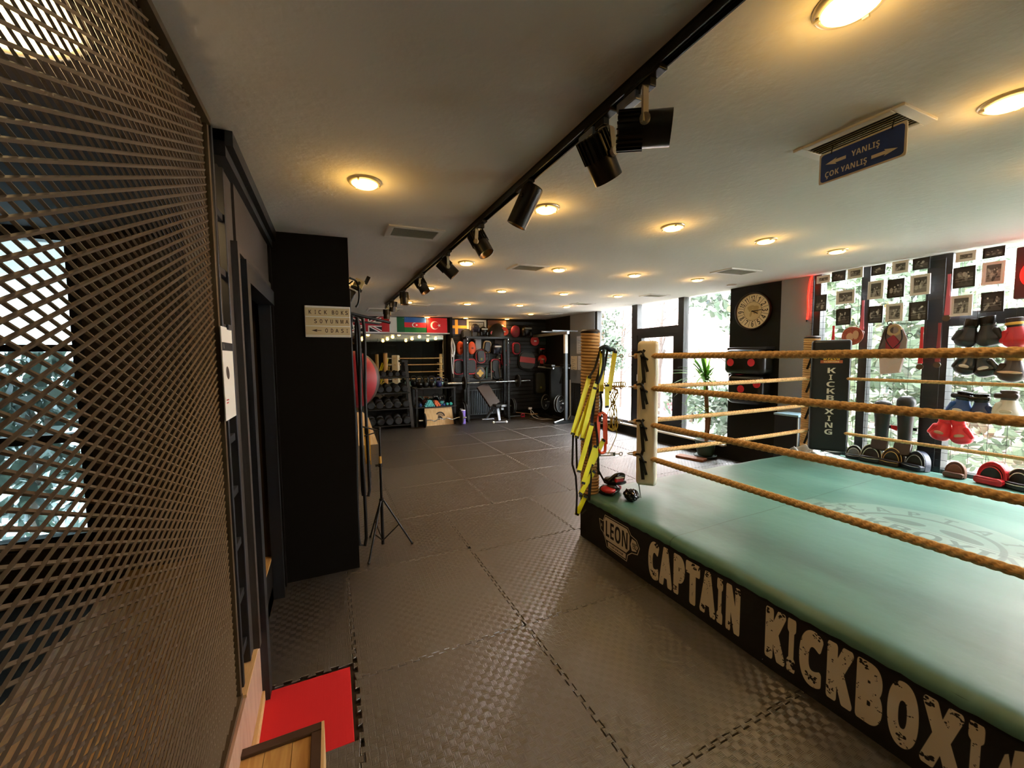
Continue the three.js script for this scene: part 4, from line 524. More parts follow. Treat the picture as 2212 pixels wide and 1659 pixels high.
// squat rack, barbell, bench
{ const t = thing('squat_rack', 'black perforated squat rack before the slat wall', 'rack', [3.61, 0, 9.3]);
  for (const s of [-1, 1]) { const u = part(t, 'upright', bx(0.06, 2.12, 0.06, 0.545 * s, 1.06, 0, 0.006), std(0x2b2b2c, 0.45, 0.3)); part(u, 'hole_row', Array.from({ length: 26 }, (_, i) => cyl(0.011, 0.011, 0.004, 0.545 * s, 0.12 + i * 0.078, 0.031, 'z', 10)), std(0x050505, 0.9)).userData.kind = 'stuff'; part(t, 'rear_upright', bx(0.06, 2.12, 0.06, 0.545 * s, 1.06, -0.24, 0.006), M.blackMetal); part(t, 'storage_peg', bar([0.56 * s, 0.33, -0.07], [0.73 * s, 0.33, -0.07], 0.02), M.steel); each(t, 'side_beam', [bx(0.05, 0.05, 0.18, 0.545 * s, 2.08, -0.12, 0.005), bx(0.06, 0.05, 0.30, 0.545 * s, 0.03, -0.1, 0.005)], M.blackMetal); each(t, 'bar_hook', [bx(0.05, 0.12, 0.02, 0.545 * s, 0.93, 0.04, 0.004), bx(0.05, 0.02, 0.09, 0.545 * s, 0.95, 0.08, 0.004)], M.blackMetal); for (const y of [2.05, 1.96]) part(t, 'bolt', cyl(0.012, 0.012, 0.01, 0.545 * s, y, 0.034, 'z', 8), M.chrome); }
  each(t, 'cross_beam', [bx(1.15, 0.05, 0.05, 0, 2.09, 0, 0.005), bx(1.03, 0.05, 0.05, 0, 2.09, -0.24, 0.005)], std(0x2b2b2c, 0.45, 0.3)); }
const plateG = (r, t) => lathe([[0.026, -t / 2], [0.05, -t / 2], [0.05, -t * 0.3], [r * 0.8, -t * 0.3], [r * 0.84, -t / 2], [r * 0.97, -t / 2], [r, -t * 0.3], [r, t * 0.3], [r * 0.97, t / 2], [r * 0.84, t / 2], [r * 0.8, t * 0.3], [0.05, t * 0.3], [0.05, t / 2], [0.026, t / 2]], 32);
{ const t = thing('barbell', 'chrome barbell with a black squat pad on the rack', 'barbell', [3.62, 0.985, 9.2]); part(t, 'bar', bar([-1.08, 0, 0], [1.12, 0, 0], 0.014), M.chrome); each(t, 'sleeve', [bar([-1.09, 0, 0], [-0.72, 0, 0], 0.026), bar([0.72, 0, 0], [1.1, 0, 0], 0.024)], M.chrome); part(t, 'neck_pad', bar([-0.28, 0, 0], [0.14, 0, 0], 0.045, 18), M.vinylBlack); each(t, 'collar', [cyl(0.035, 0.035, 0.03, -0.715, 0, 0, 'x'), cyl(0.035, 0.035, 0.03, 0.715, 0, 0, 'x')], M.steel); }
const plate0 = one('weight_plate', 'black weight plate on the mirror side of the barbell', 'weight plate', plateG(0.165, 0.035).rotateZ(PI / 2), M.rubber, [2.94, 0.985, 9.2], 0, 'weight plates');
again(plate0, 'weight_plate', 'black weight plate on the cable machine side of the barbell', [4.38, 0.985, 9.2]); 
for (const [x, y, d, s, lab] of [[3.0, 0.33, 9.37, 1.15, 'black plate stored low on the mirror side rack upright'], [2.955, 0.33, 9.37, 1.0, 'second black plate stored low on the mirror side upright'], [4.27, 0.33, 9.37, 1.2, 'black plate stored low on the right rack upright'], [4.315, 0.33, 9.37, 1.2, 'second plate stored low on the right rack upright'], [1.93, 0.165, 9.06, 1.0, 'plate on the curl bar beside the dumbbell rack'], [2.80, 0.165, 9.06, 1.0, 'plate on the curl bar beside the purple roller']]) { const o = again(plate0, 'weight_plate', lab, [x, y, d]); o.scale.set(1, s, s); }
{ const t = thing('curl_bar', 'chrome zigzag curl bar lying before the wooden panel', 'barbell', [2.37, 0.165, 9.06]); part(t, 'bar', tube([[-0.42, 0, 0], [-0.3, 0, 0], [-0.2, -0.03, 0], [-0.1, 0.02, 0], [0, 0.0, 0], [0.1, 0.02, 0], [0.2, -0.02, 0], [0.3, 0.0, 0], [0.42, 0.02, 0]], 0.013, 60), M.chrome); each(t, 'sleeve', [bar([-0.57, 0, 0], [-0.40, 0, 0], 0.024), bar([0.40, 0.0, 0], [0.56, 0.0, 0], 0.022)], M.chrome); }
{ const t = thing('weight_bench', 'black incline weight bench with grey steel foot', 'bench', [3.66, 0, 9.0]); const lean = 0.45;
  part(t, 'backrest', bx(0.33, 0.60, 0.06, 0, 0, 0, 0.015).rotateX(-0.5).rotateY(0.25).rotateZ(0.32).translate(-0.13, 0.67, -0.12), M.leatherBrown); part(t, 'seat', bx(0.30, 0.06, 0.3, 0.06, 0.43, 0.12, 0.015), M.vinylBlack); each(t, 'post', [strip([0.03, 0.40, 0.05], [0.05, 0.06, 0.14], 0.06, 0.05), strip([-0.02, 0.4, 0.0], [-0.1, 0.06, -0.36], 0.05, 0.05)], M.greyMetal); each(t, 'foot_bar', [bar([-0.12, 0.03, 0.18], [0.19, 0.03, 0.24], 0.025), bar([-0.22, 0.03, -0.36], [0.1, 0.03, -0.36], 0.022)], M.greyMetal); each(t, 'end_cap', [sph(0.032, -0.12, 0.03, 0.18), sph(0.032, 0.19, 0.03, 0.24)], M.white); part(t, 'bracket', [bx(0.12, 0.05, 0.03, 0.1, 0.43, 0.28, 0.006), bx(0.07, 0.06, 0.03, 0.08, 0.36, 0.26, 0.006)], M.greyMetal); }
{ const t = thing('radiator', 'dark ribbed radiator behind the squat rack', 'radiator', [3.61, 0.1, 9.665]); for (let i = 0; i < 20; i++) part(t, 'rib', bx(0.038, 0.62, 0.05, -0.475 + i * 0.05, 0.34, 0, 0.008), std(0x3a4144, 0.4)); part(t, 'pipe', [bx(0.99, 0.03, 0.04, 0, 0.03, 0), bx(0.99, 0.03, 0.04, 0, 0.65, 0)], std(0x3a4144, 0.4)); }
one('floor_bar', 'thin steel bar lying on the floor under the slat wall', 'bar', bar([-0.4, 0.02, 0], [0.35, 0.02, -0.08], 0.012), M.greyMetal, [4.4, 0, 9.52]); one('push_up_grip', 'small pink grip lying beside the plates', 'grip', [bx(0.14, 0.03, 0.04, 0, 0.015, 0, 0.01), tube([[-0.06, 0.03, 0], [-0.05, 0.08, 0], [0.05, 0.08, 0], [0.06, 0.03, 0]], 0.014, 16)], std(0xb5204a, 0.5), [4.62, 0, 9.42], 0.3); one('broom_head', 'tan broom with a dark handle on the floor', 'broom', [bar([-0.3, 0.12, 0], [0.1, 0.06, 0], 0.012), bx(0.22, 0.06, 0.08, 0.2, 0.04, 0, 0.02)], std(0x9a7c58, 0.8), [4.78, 0, 9.5], -0.2);

// dumbbell rack
{ const t = thing('dumbbell_rack', 'four tier black dumbbell rack beside the mirror', 'rack', [1.16, 0, 9.35]);
  for (const s of [-1, 1]) part(t, 'end_frame', [strip([0.52 * s, 0.0, 0.17], [0.46 * s, 1.52, -0.16], 0.07, 0.05), strip([0.52 * s, 0.02, 0.2], [0.52 * s, 0.02, -0.2], 0.06, 0.04), strip([0.5 * s, 0.0, -0.18], [0.46 * s, 1.5, -0.18], 0.05, 0.04)], std(0x2c2a28, 0.45, 0.3));
  [0.13, 0.50, 0.85, 1.20].forEach((y, i) => part(t, 'shelf', new THREE.BoxGeometry(1.0, 0.03, 0.24).rotateX(0.16).translate(0, y - 0.03, 0.05 - i * 0.07), std(0x23211f, 0.5, 0.3))); part(t, 'top_cap', bx(0.14, 0.05, 0.1, 0.44, 1.53, -0.16, 0.006), M.blackMetal); }
const db0 = thing('dumbbell', 'x', 'dumbbell', [0, 0, 0]); { const g = (z) => lathe([[0, -0.05], [0.06, -0.05], [0.072, -0.042], [0.076, -0.02], [0.076, 0.02], [0.072, 0.042], [0.06, 0.05], [0.04, 0.044], [0, 0.044]], 24).rotateX(PI / 2).translate(0, 0.078, z); part(db0, 'head', g(0.1), M.rubber); part(db0, 'head', g(-0.1), M.rubber); part(db0, 'grip', bar([0, 0.078, -0.06], [0, 0.078, 0.06], 0.016), M.chrome); }
const tierN = ['bottom', 'second', 'third', 'top']; let first = true;
[[0.128, 5, 1.0, 0.19], [0.495, 5, 0.98, 0.19], [0.845, 5, 0.86, 0.18], [1.195, 6, 0.62, 0.15]].forEach(([y, n, s, step], i) => { for (let k = 0; k < n; k++) { const x = 1.57 - (k + 0.1) * step, lab = `black round head dumbbell, ${tierN[i]} tier of the rack, ${ordW[k]} from the kettlebell side`; let o; if (first) { o = db0; o.userData.label = lab; o.position.set(x, y, -(9.30 + 0.07 * i)); first = false; } else o = again(db0, 'dumbbell', lab, [x, y, 9.30 + 0.07 * i]); o.userData.group = 'dumbbells on the tiered rack'; o.scale.setScalar(s * 1.12); o.rotation.x = 0.16; } });
// kettlebell rack
{ const t = thing('kettlebell_rack', 'low black two shelf rack of kettlebells and small weights', 'rack', [2.25, 0, 9.42]); for (const s of [-1, 1]) each(t, 'leg', [bx(0.05, 0.9, 0.05, 0.45 * s, 0.45, 0.17, 0.005), bx(0.05, 0.9, 0.05, 0.45 * s, 0.45, -0.2, 0.005), bx(0.05, 0.04, 0.4, 0.45 * s, 0.02, 0, 0.005)], M.blackMetal); for (const y of [0.44, 0.885]) part(t, 'shelf', bx(0.98, 0.03, 0.42, 0, y, 0, 0.006), std(0x23211f, 0.5, 0.3)); }
const kb = (label, x, y, d, s, body, hw = 1) => { const t = thing('kettlebell', label, 'kettlebell', [x, y, d], 0, 'kettlebells'); part(t, 'body', lathe([[0, 0], [0.05, 0], [0.075, 0.03], [0.085, 0.075], [0.075, 0.12], [0.04, 0.155], [0, 0.16]], 26), body); part(t, 'handle', tube([[-0.055 * hw, 0.13, 0], [-0.062 * hw, 0.2, 0], [-0.04 * hw, 0.235, 0], [0.04 * hw, 0.235, 0], [0.062 * hw, 0.2, 0], [0.055 * hw, 0.13, 0]], 0.014, 30, 8), body); t.scale.setScalar(s); };
const iron = std(0x131211, 0.3, 0.3);
kb('large black kettlebell next to the dumbbell rack upright', 1.90, 0.90, 9.40, 1.0, iron); kb('black kettlebell second on the top shelf', 2.05, 0.90, 9.40, 0.95, iron); kb('black kettlebell third on the top shelf', 2.20, 0.90, 9.40, 0.95, iron); kb('blue based kettlebell with a wide black handle', 2.36, 0.90, 9.38, 0.95, std(0x1b2356, 0.35), 1.25); kb('small dark kettlebell at the barbell end of the top shelf', 2.53, 0.90, 9.38, 0.8, iron); kb('kettlebell with thick black handle on the lower shelf', 2.45, 0.455, 9.44, 0.95, iron, 1.2); kb('black kettlebell at the right end of the lower shelf', 2.66, 0.455, 9.36, 0.8, iron, 1.1);
const ball = (name, label, x, y, d, r, mat, cat = 'weight') => one(name, label, cat, [sph(r, 0, r, 0), cyl(r * 0.5, r * 0.5, 0.01, 0, r, r * 0.93, 'z', 14)], mat, [x, y, d], 0, 'small weights on the lower shelf');
const teal = std(0x39a39c, 0.4), tealDark = std(0x1c4f4a, 0.45), tur = std(0x5cc0c6, 0.4), org = std(0xe8703a, 0.45), blu = std(0x24407e, 0.4);
const smallDb = (label, x, y, d, r, mat, grp) => { const t = thing('small_dumbbell', label, 'dumbbell', [x, y, d], 0, grp); part(t, 'head', cyl(r, r * 0.92, 0.035, 0, r, 0.05, 'z', 8), mat); part(t, 'head', cyl(r * 0.92, r, 0.035, 0, r, -0.05, 'z', 8), mat); part(t, 'grip', bar([0, r, -0.04], [0, r, 0.04], r * 0.5), mat); };
let n = 0; [[5, 0], [4, 1], [3, 2], [2, 3]].forEach(([c, row]) => { for (let i = 0; i < c; i++) smallDb(`turquoise small dumbbell in the pyramid, ${ordW[row]} row up, ${ordW[i]} from the blue ball`, 2.0 + (i + row * 0.5) * 0.047, 0.455 + row * 0.038, 9.25, 0.021, tur, 'turquoise dumbbells in a pyramid'); });
[[0, 0], [1, 0], [-0.5, 1], [0.5, 1], [0, 2], [-0.6, 2.05]].forEach(([i, r], k) => smallDb(`orange small dumbbell beside the turquoise pyramid, ${['bottom left', 'bottom right', 'middle left', 'middle right', 'top right', 'top left'][k]}`, 2.265 + i * 0.058, 0.455 + r * 0.044, 9.25, 0.027, org, 'orange dumbbells'));
ball('medicine_ball', 'blue small ball weight before the turquoise pyramid', 1.87, 0.455, 9.24, 0.045, blu); ball('medicine_ball', 'teal ball weight at the right of the lower shelf', 2.61, 0.455, 9.25, 0.04, teal); ball('medicine_ball', 'teal ball weight second from the shelf end', 2.52, 0.455, 9.25, 0.04, teal); ball('medicine_ball', 'blue grey ball weight between orange and teal', 2.37, 0.455, 9.24, 0.032, blu); ball('medicine_ball', 'dark blue ball weight beside the teal pair', 2.44, 0.455, 9.24, 0.032, blu); ball('medicine_ball', 'dark teal ball at the back above the orange weights', 2.20, 0.455, 9.42, 0.065, tealDark); ball('medicine_ball', 'dark teal ball at the back, middle of shelf', 2.31, 0.455, 9.40, 0.06, tealDark); ball('medicine_ball', 'mid teal ball stacked behind the blue ones', 2.40, 0.455, 9.33, 0.06, std(0x2f7f78, 0.4)); ball('medicine_ball', 'black ball at the left of the lower shelf', 1.88, 0.455, 9.40, 0.06, iron); ball('medicine_ball', 'brown red ball behind the turquoise pyramid', 2.03, 0.455, 9.45, 0.08, std(0x4a211c, 0.5));
// wooden logo panel and roller
{ const t = thing('wooden_box', 'pale plywood box front with a black crested helmet mark', 'box', [2.31, 0, 9.24]); const lean = -0.1; const s = poly([[-0.36, 0], [0.36, 0], [0.32, 0.42], [-0.33, 0.42]]);
  part(t, 'panel', ext(s, 0.02).rotateX(lean), M.birch); const arc = (r0, r1, a0, a1) => { const q = new THREE.Shape(); for (let i = 0; i <= 20; i++) { const a = a0 + (a1 - a0) * i / 20; i ? q.lineTo(r1 * Math.cos(a), r1 * Math.sin(a)) : q.moveTo(r1 * Math.cos(a), r1 * Math.sin(a)); } for (let i = 20; i >= 0; i--) { const a = a0 + (a1 - a0) * i / 20; q.lineTo(r0 * Math.cos(a), r0 * Math.sin(a)); } return q; };
  const lg = (sh) => ext(sh, 0.002).translate(0.03, 0.2, 0.021).rotateX(lean); part(t, 'mark', [lg(arc(0.085, 0.12, 0.1, 2.5)), lg(arc(0.068, 0.076, 0.0, 2.5)), lg(arc(0.045, 0.06, 0.0, 2.6)), lg(poly([[-0.05, 0.02], [0.0, 0.035], [0.035, 0.0], [0.07, -0.04], [0.03, -0.06], [0.0, -0.03], [-0.01, -0.07], [-0.06, -0.07]]))], std(0x3a2c20, 0.7)); }
{ const t = thing('foam_roller', 'purple ribbed foam roller standing on end', 'foam roller', [2.885, 0, 9.14]); part(t, 'tube', [lathe([[0.03, 0], [0.055, 0], ...Array.from({ length: 16 }, (_, i) => [i % 2 ? 0.055 : 0.05, 0.01 + i * 0.0205]), [0.055, 0.33], [0.03, 0.33]], 26)], std(0x8069c4, 0.6)); part(t, 'end_ring', tor(0.045, 0.01, 0, 0.33, 0, 'y'), M.white); }

// dip and cable station on the window side corner
{ const t = thing('dip_station', 'grey steel pull-up and dip station in the dark corner', 'exercise machine', [5.1, 0, 8.3]); const gm = std(0x9aa0a8, 0.4, 0.5);
  each(t, 'post', [bx(0.07, 2.15, 0.07, 0, 1.075, 0.25, 0.006)], std(0x5d6268, 0.4, 0.5)); part(t, 'top_beam', bx(0.07, 0.07, 1.72, 0, 2.16, -0.5, 0.006), gm); each(t, 'pull_up_bar', [bar([-0.45, 2.2, -0.1], [0.3, 2.2, -0.1], 0.018), bar([-0.4, 2.2, 0.3], [0.3, 2.2, 0.3], 0.018)], gm); part(t, 'sleeve', bx(0.075, 0.45, 0.075, 0, 1.9, 0.25, 0.006), M.white); each(t, 'dip_bar', [bar([-0.25, 1.32, 0.1], [-0.25, 1.34, -0.65], 0.022), bar([0.2, 1.32, 0.1], [0.2, 1.34, -0.65], 0.022)], gm); each(t, 'arm_pad', [bx(0.12, 0.06, 0.36, -0.25, 1.38, -0.08, 0.02), bx(0.12, 0.06, 0.36, 0.2, 1.38, -0.08, 0.02)], M.vinylBlack); each(t, 'grip', [bar([-0.25, 1.36, -0.35], [-0.25, 1.52, -0.35], 0.018), bar([-0.25, 1.36, -0.6], [-0.25, 1.52, -0.6], 0.018)], M.blackPlastic); part(t, 'backrest', bx(0.34, 0.9, 0.07, 0, 0.9, -0.2, 0.02), M.vinylBlack); each(t, 'brace', [strip([0, 1.3, 0.2], [0, 0.95, 0.0], 0.04, 0.04), strip([0, 0.06, 0.3], [0, 0.06, -0.95], 0.07, 0.06), strip([-0.35, 0.04, 0.28], [0.3, 0.04, 0.28], 0.06, 0.07, [0, 0, 1]), strip([-0.35, 0.04, -0.9], [0.3, 0.04, -0.9], 0.06, 0.07, [0, 0, 1])], M.blackMetal); part(t, 'foot_rest', bar([-0.35, 0.05, 0.3], [-0.1, 0.11, 0.3], 0.025), M.steel); each(t, 'weight_peg', [bar([-0.15, 0.46, 0.1], [0.1, 0.46, 0.1], 0.02), bar([-0.15, 0.44, -0.6], [0.1, 0.44, -0.6], 0.02)], M.steel); }
{ const whiteEdge = std(0x8b8e92, 0.4, 0.4); const mk = (x, y, d, r, lab) => { const t = thing('rimmed_plate', lab, 'weight plate', [x, y, d], 0.5, 'silver rimmed plates'); part(t, 'disc', plateG(r, 0.035).rotateX(PI / 2), M.rubber); part(t, 'rim', tor(r, 0.005, 0, 0, 0.012), whiteEdge); part(t, 'mark', [bx(0.05, 0.014, 0.002, -0.05, 0.07, 0.019), bx(0.05, 0.014, 0.002, 0.03, 0.075, 0.019), bx(0.025, 0.05, 0.002, 0.0, -0.09, 0.019)], M.offWhite); };
  mk(5.02, 0.46, 8.17, 0.2, 'front silver rimmed plate on the dip station'); mk(4.99, 0.46, 8.225, 0.2, 'second silver rimmed plate behind the front one'); mk(5.0, 0.44, 8.87, 0.19, 'dark rimmed plate deeper in the corner'); }
{ const t = thing('radiator', 'black ribbed radiator under the notices on the grey wall', 'radiator', [5.46, 0.12, 8.05], RW); for (let i = 0; i < 12; i++) part(t, 'rib', bx(0.035, 0.82, 0.05, -0.26 + i * 0.048, 0.42, 0, 0.008), std(0x2a2d31, 0.4)); part(t, 'pipe', [bar([-0.32, 0, 0.03], [-0.32, 0.9, 0.03], 0.012), bar([-0.32, 0.02, 0.03], [-0.36, -0.1, 0.06], 0.01)], M.white); }
{ const g = (label, d, y, w, h, kind) => { const t = thing('wall_notice', label, 'notice', [5.508, y - h / 2, d], RW); const tex = paint(96, 128, (c, W, H) => { rect(c, kind ? '#f2ead6' : '#e8eef5', 0, 0, W, H); c.strokeStyle = kind ? '#4a4030' : '#7f90a8'; c.lineWidth = 2; for (let i = 0; i < 9; i++) { c.beginPath(); c.moveTo(10, 20 + i * 12); c.lineTo(20 + 60 * ((i * 37) % 10) / 10, 22 + i * 12 + (i % 3) * 4); c.stroke(); } }); part(t, 'sheet', bx(w, h, 0.004, 0, h / 2, 0), std(0xffffff, 0.6, 0, { map: tex })); part(t, 'pin', sph(0.008, 0, h - 0.015, 0.006), M.steel); };
  g('pale blue chart on the grey wall above the other notices', 8.02, 1.88, 0.34, 0.42, 0); g('cream notice with small drawings on the grey wall', 8.31, 1.44, 0.28, 0.34, 1); g('pale notice half hidden by the rope-wound post', 8.0, 1.44, 0.28, 0.34, 0); }
one('floor_cable', 'pale cables tangled on the floor in the corner', 'cable', [tube([[-0.3, 0.28, 0], [-0.28, 0.1, 0.1], [-0.1, 0.02, 0.2], [0.2, 0.015, 0.3], [0.4, 0.015, 0.3]], 0.008, 40), tube([[-0.3, 0.28, 0], [-0.18, 0.12, 0.1], [0.0, 0.02, 0.1], [0.3, 0.015, 0.15]], 0.007, 40), bx(0.1, 0.05, 0.04, -0.3, 0.29, 0, 0.01)], std(0xa59a8c, 0.6), [4.9, 0, 8.95]);
// ---------------------------------------------------------------- window wall: clock, bag, neon, photographs, gloves
{ const t = thing('wall_clock', 'round cream wall clock with big dark numerals on the black pillar', 'clock', [5.51, 1.955, 3.75], RW), R = 0.262;
  const tex = paint(768, 768, (c, W) => { const q = W / 2; c.fillStyle = '#e6cfa8'; c.fillRect(0, 0, W, W); c.save(); c.beginPath(); c.arc(q, q, 205, 0, 7); c.clip(); c.fillStyle = '#d3b888'; c.fillRect(0, 0, W, W); c.fillStyle = '#b3955f'; for (const [x, y, a, b, r] of [[-60, -70, 66, 46, 0.3], [-20, -110, 60, 22, 0], [70, -60, 74, 54, -0.2], [50, 10, 34, 60, 0.2], [-40, 60, 26, 64, 0.25], [-70, -20, 30, 22, 0.8], [110, 10, 24, 30, 0]]) { c.beginPath(); c.ellipse(q + x, q + y, a, b, r, 0, 7); c.fill(); } c.fillStyle = 'rgba(90,66,30,0.25)'; seed = 5; for (let i = 0; i < 260; i++) c.fillRect(rr(q - 200, q + 200), rr(q - 200, q + 200), rr(1, 5), rr(1, 3)); c.restore();
    c.strokeStyle = '#2a1c14'; c.lineWidth = 7; c.beginPath(); c.arc(q, q, 208, 0, 7); c.stroke(); c.lineWidth = 8; c.fillStyle = '#2c1d15';
    for (let i = 1; i <= 12; i++) { const a = i / 12 * 2 * PI; c.save(); c.translate(q + 283 * Math.sin(a), q - 283 * Math.cos(a)); c.rotate(i > 3 && i < 9 ? a + PI : a); c.font = 'bold 172px sans-serif'; c.textAlign = 'center'; c.textBaseline = 'middle'; c.scale(i > 9 ? 0.5 : 0.66, 1); c.fillText(String(i), 0, 4); c.restore(); const b = a + PI / 12; c.beginPath(); c.moveTo(q + 210 * Math.sin(b), q - 210 * Math.cos(b)); c.lineTo(q + 362 * Math.sin(b), q - 362 * Math.cos(b)); c.stroke(); } });
  const face = new THREE.CircleGeometry(R * 0.93, 64); part(t, 'dial', face.translate(0, R, 0.012), std(0xffffff, 0.6, 0, { map: tex }));
  part(t, 'rim', lathe([[R * 0.9, 0], [R, 0], [R, 0.03], [R * 0.97, 0.038], [R * 0.93, 0.03], [R * 0.92, 0.01]], 64).rotateX(PI / 2).translate(0, R, 0), std(0x33251a, 0.5));
  part(t, 'hour_hand', bx(0.012, 0.095, 0.003, 0, 0.04, 0.018).rotateZ(-2.05).translate(0, R, 0), M.blackPlastic); part(t, 'minute_hand', bx(0.009, 0.15, 0.003, 0, 0.06, 0.022).rotateZ(-1.52).translate(0, R, 0), M.blackPlastic); part(t, 'hub', cyl(0.01, 0.01, 0.02, 0, R, 0.016, 'z'), M.blackPlastic); }
{ const t = thing('wall_uppercut_bag', 'black wall bag with red target dots on the pillar', 'punching bag', [5.52, 0.90, 3.72], RW);
  const D = (w, h, z, y, r) => new RoundedBoxGeometry(w, h, z, 4, r).translate(0, y, z / 2 - 0.01);
  part(t, 'upper_body', D(0.60, 0.36, 0.28, 0.60, 0.085), M.vinylBlack); part(t, 'lower_body', D(0.52, 0.42, 0.24, 0.21, 0.07), M.vinylBlack); part(t, 'top_band', bx(0.58, 0.04, 0.2, 0, 0.785, 0.09, 0.01), M.darkFrame);
  for (const [x, y, z] of [[-0.17, 0.59, 0.272], [0.14, 0.59, 0.272], [-0.03, 0.215, 0.232], [0.2, 0.295, 0.232]]) part(t, 'target_dot', cyl(0.052, 0.052, 0.005, x, y, z, 'z', 28), std(0xc8202e, 0.5)); part(t, 'under_dot', cyl(0.06, 0.06, 0.006, -0.07, 0.418, 0.2, 'y', 24).scale(1, 1, 0.7).translate(0, 0, 0.06), std(0x7c1a44, 0.5)); }
{ const t = thing('neon_tube', 'bent red neon tube on the window frame', 'neon light', [5.49, 2.03, 3.02], RW); const pts = [[-0.01, 0, 0], [0.0, 0.12, 0], [-0.005, 0.25, 0.004], [0.0, 0.40, 0], [0.015, 0.50, 0.002], [0.028, 0.535, 0]]; part(t, 'glass_tube', tube(pts, 0.009, 40, 10), std(0xff3020, 0.4, 0, { emissive: 0xff1a0c, emissiveIntensity: 5 })); part(t, 'end_cap', [cyl(0.011, 0.011, 0.03, -0.01, -0.01, 0)], M.blackPlastic);
  for (const y of [2.12, 2.28, 2.44]) { const L = new THREE.PointLight(0xff2a18, 0.012, 0, 2); L.position.set(5.46, y, -3.02); L.castShadow = true; scene.add(L); } }
{ const t = thing('red_lamp_box', 'dark red glowing lamp box at the window top edge', 'lamp', [5.40, 2.055, 1.27], RW); part(t, 'housing', bx(0.16, 0.44, 0.05, 0, 0.22, -0.03, 0.01), std(0x4a0f12, 0.5)); part(t, 'lens', sph(0.07, 0.02, 0.2, 0.0, 1, 1.5, 0.35), std(0xff2018, 0.4, 0, { emissive: 0xff0d08, emissiveIntensity: 4 })); const L = new THREE.PointLight(0xff2018, 0.09, 0, 2); L.position.set(5.33, 2.28, -1.26); L.castShadow = true; L.shadow.radius = 4; scene.add(L); }
// wire grid
{ const t = thing('wire_grid', 'fine dark wire grid hung across the window bay', 'wire grid', [5.47, 0.44, 1.9], RW), a = [], b = []; for (let i = 0; i < 27; i++) a.push(bx(0.0028, 2.08, 0.0028, -1.05 + i * 0.115, 1.04, 0)); for (let i = 0; i < 28; i++) b.push(bx(3.1, 0.0028, 0.0028, 0.47, 0.02 + i * 0.076, 0.003)); part(t, 'vertical_wire', a, M.blackMetal).userData.kind = 'stuff'; part(t, 'horizontal_wire', b, M.blackMetal).userData.kind = 'stuff'; }
// framed black and white photographs
const FR = [[2.838, 2.496, 0.143, 0.088, 1, 'clipped top row, first from the neon'], [2.679, 2.504, 0.138, 0.114, 0, 'clipped top row, second from the neon'], [2.517, 2.506, 0.143, 0.113, 1, 'clipped top row, third from the neon'], [2.310, 2.500, 0.124, 0.106, 0, 'clipped top row, just past the mullion'], [2.128, 2.495, 0.131, 0.127, 1, 'clipped top row, middle of the second pane'], [1.966, 2.495, 0.127, 0.113, 0, 'clipped top row, before the wide post'], [2.857, 2.216, 0.129, 0.196, 0, 'overlapping the frame beside the neon'], [2.603, 2.252, 0.180, 0.153, 1, 'wide portrait of one man in the first pane'], [2.613, 2.027, 0.144, 0.188, 0, 'lowest in the first pane'], [2.326, 2.289, 0.139, 0.196, 1, 'middle row beside the mullion'], [2.155, 2.280, 0.138, 0.193, 0, 'middle row, centre of the second pane'], [1.965, 2.285, 0.148, 0.203, 1, 'middle row beside the wide post'], [2.319, 2.023, 0.133, 0.183, 0, 'lower row beside the mullion'], [2.156, 2.028, 0.142, 0.189, 1, 'lower row, above the hanging robe'], [1.968, 2.022, 0.142, 0.189, 0, 'lower row beside the wide post'], [1.659, 2.495, 0.131, 0.091, 1, 'clipped top row, after the wide post'], [1.486, 2.492, 0.132, 0.092, 0, 'clipped top row, next to the red lamp'], [1.660, 2.305, 0.146, 0.193, 0, 'middle row, after the wide post'], [1.482, 2.308, 0.138, 0.201, 1, 'middle row, next to the red lamp'], [1.670, 2.041, 0.146, 0.193, 1, 'lower row, above the black gloves'], [1.474, 2.050, 0.137, 0.181, 0, 'lower row, below the red lamp']];
const frameWhite = std(0xf6f6f4, 0.6);
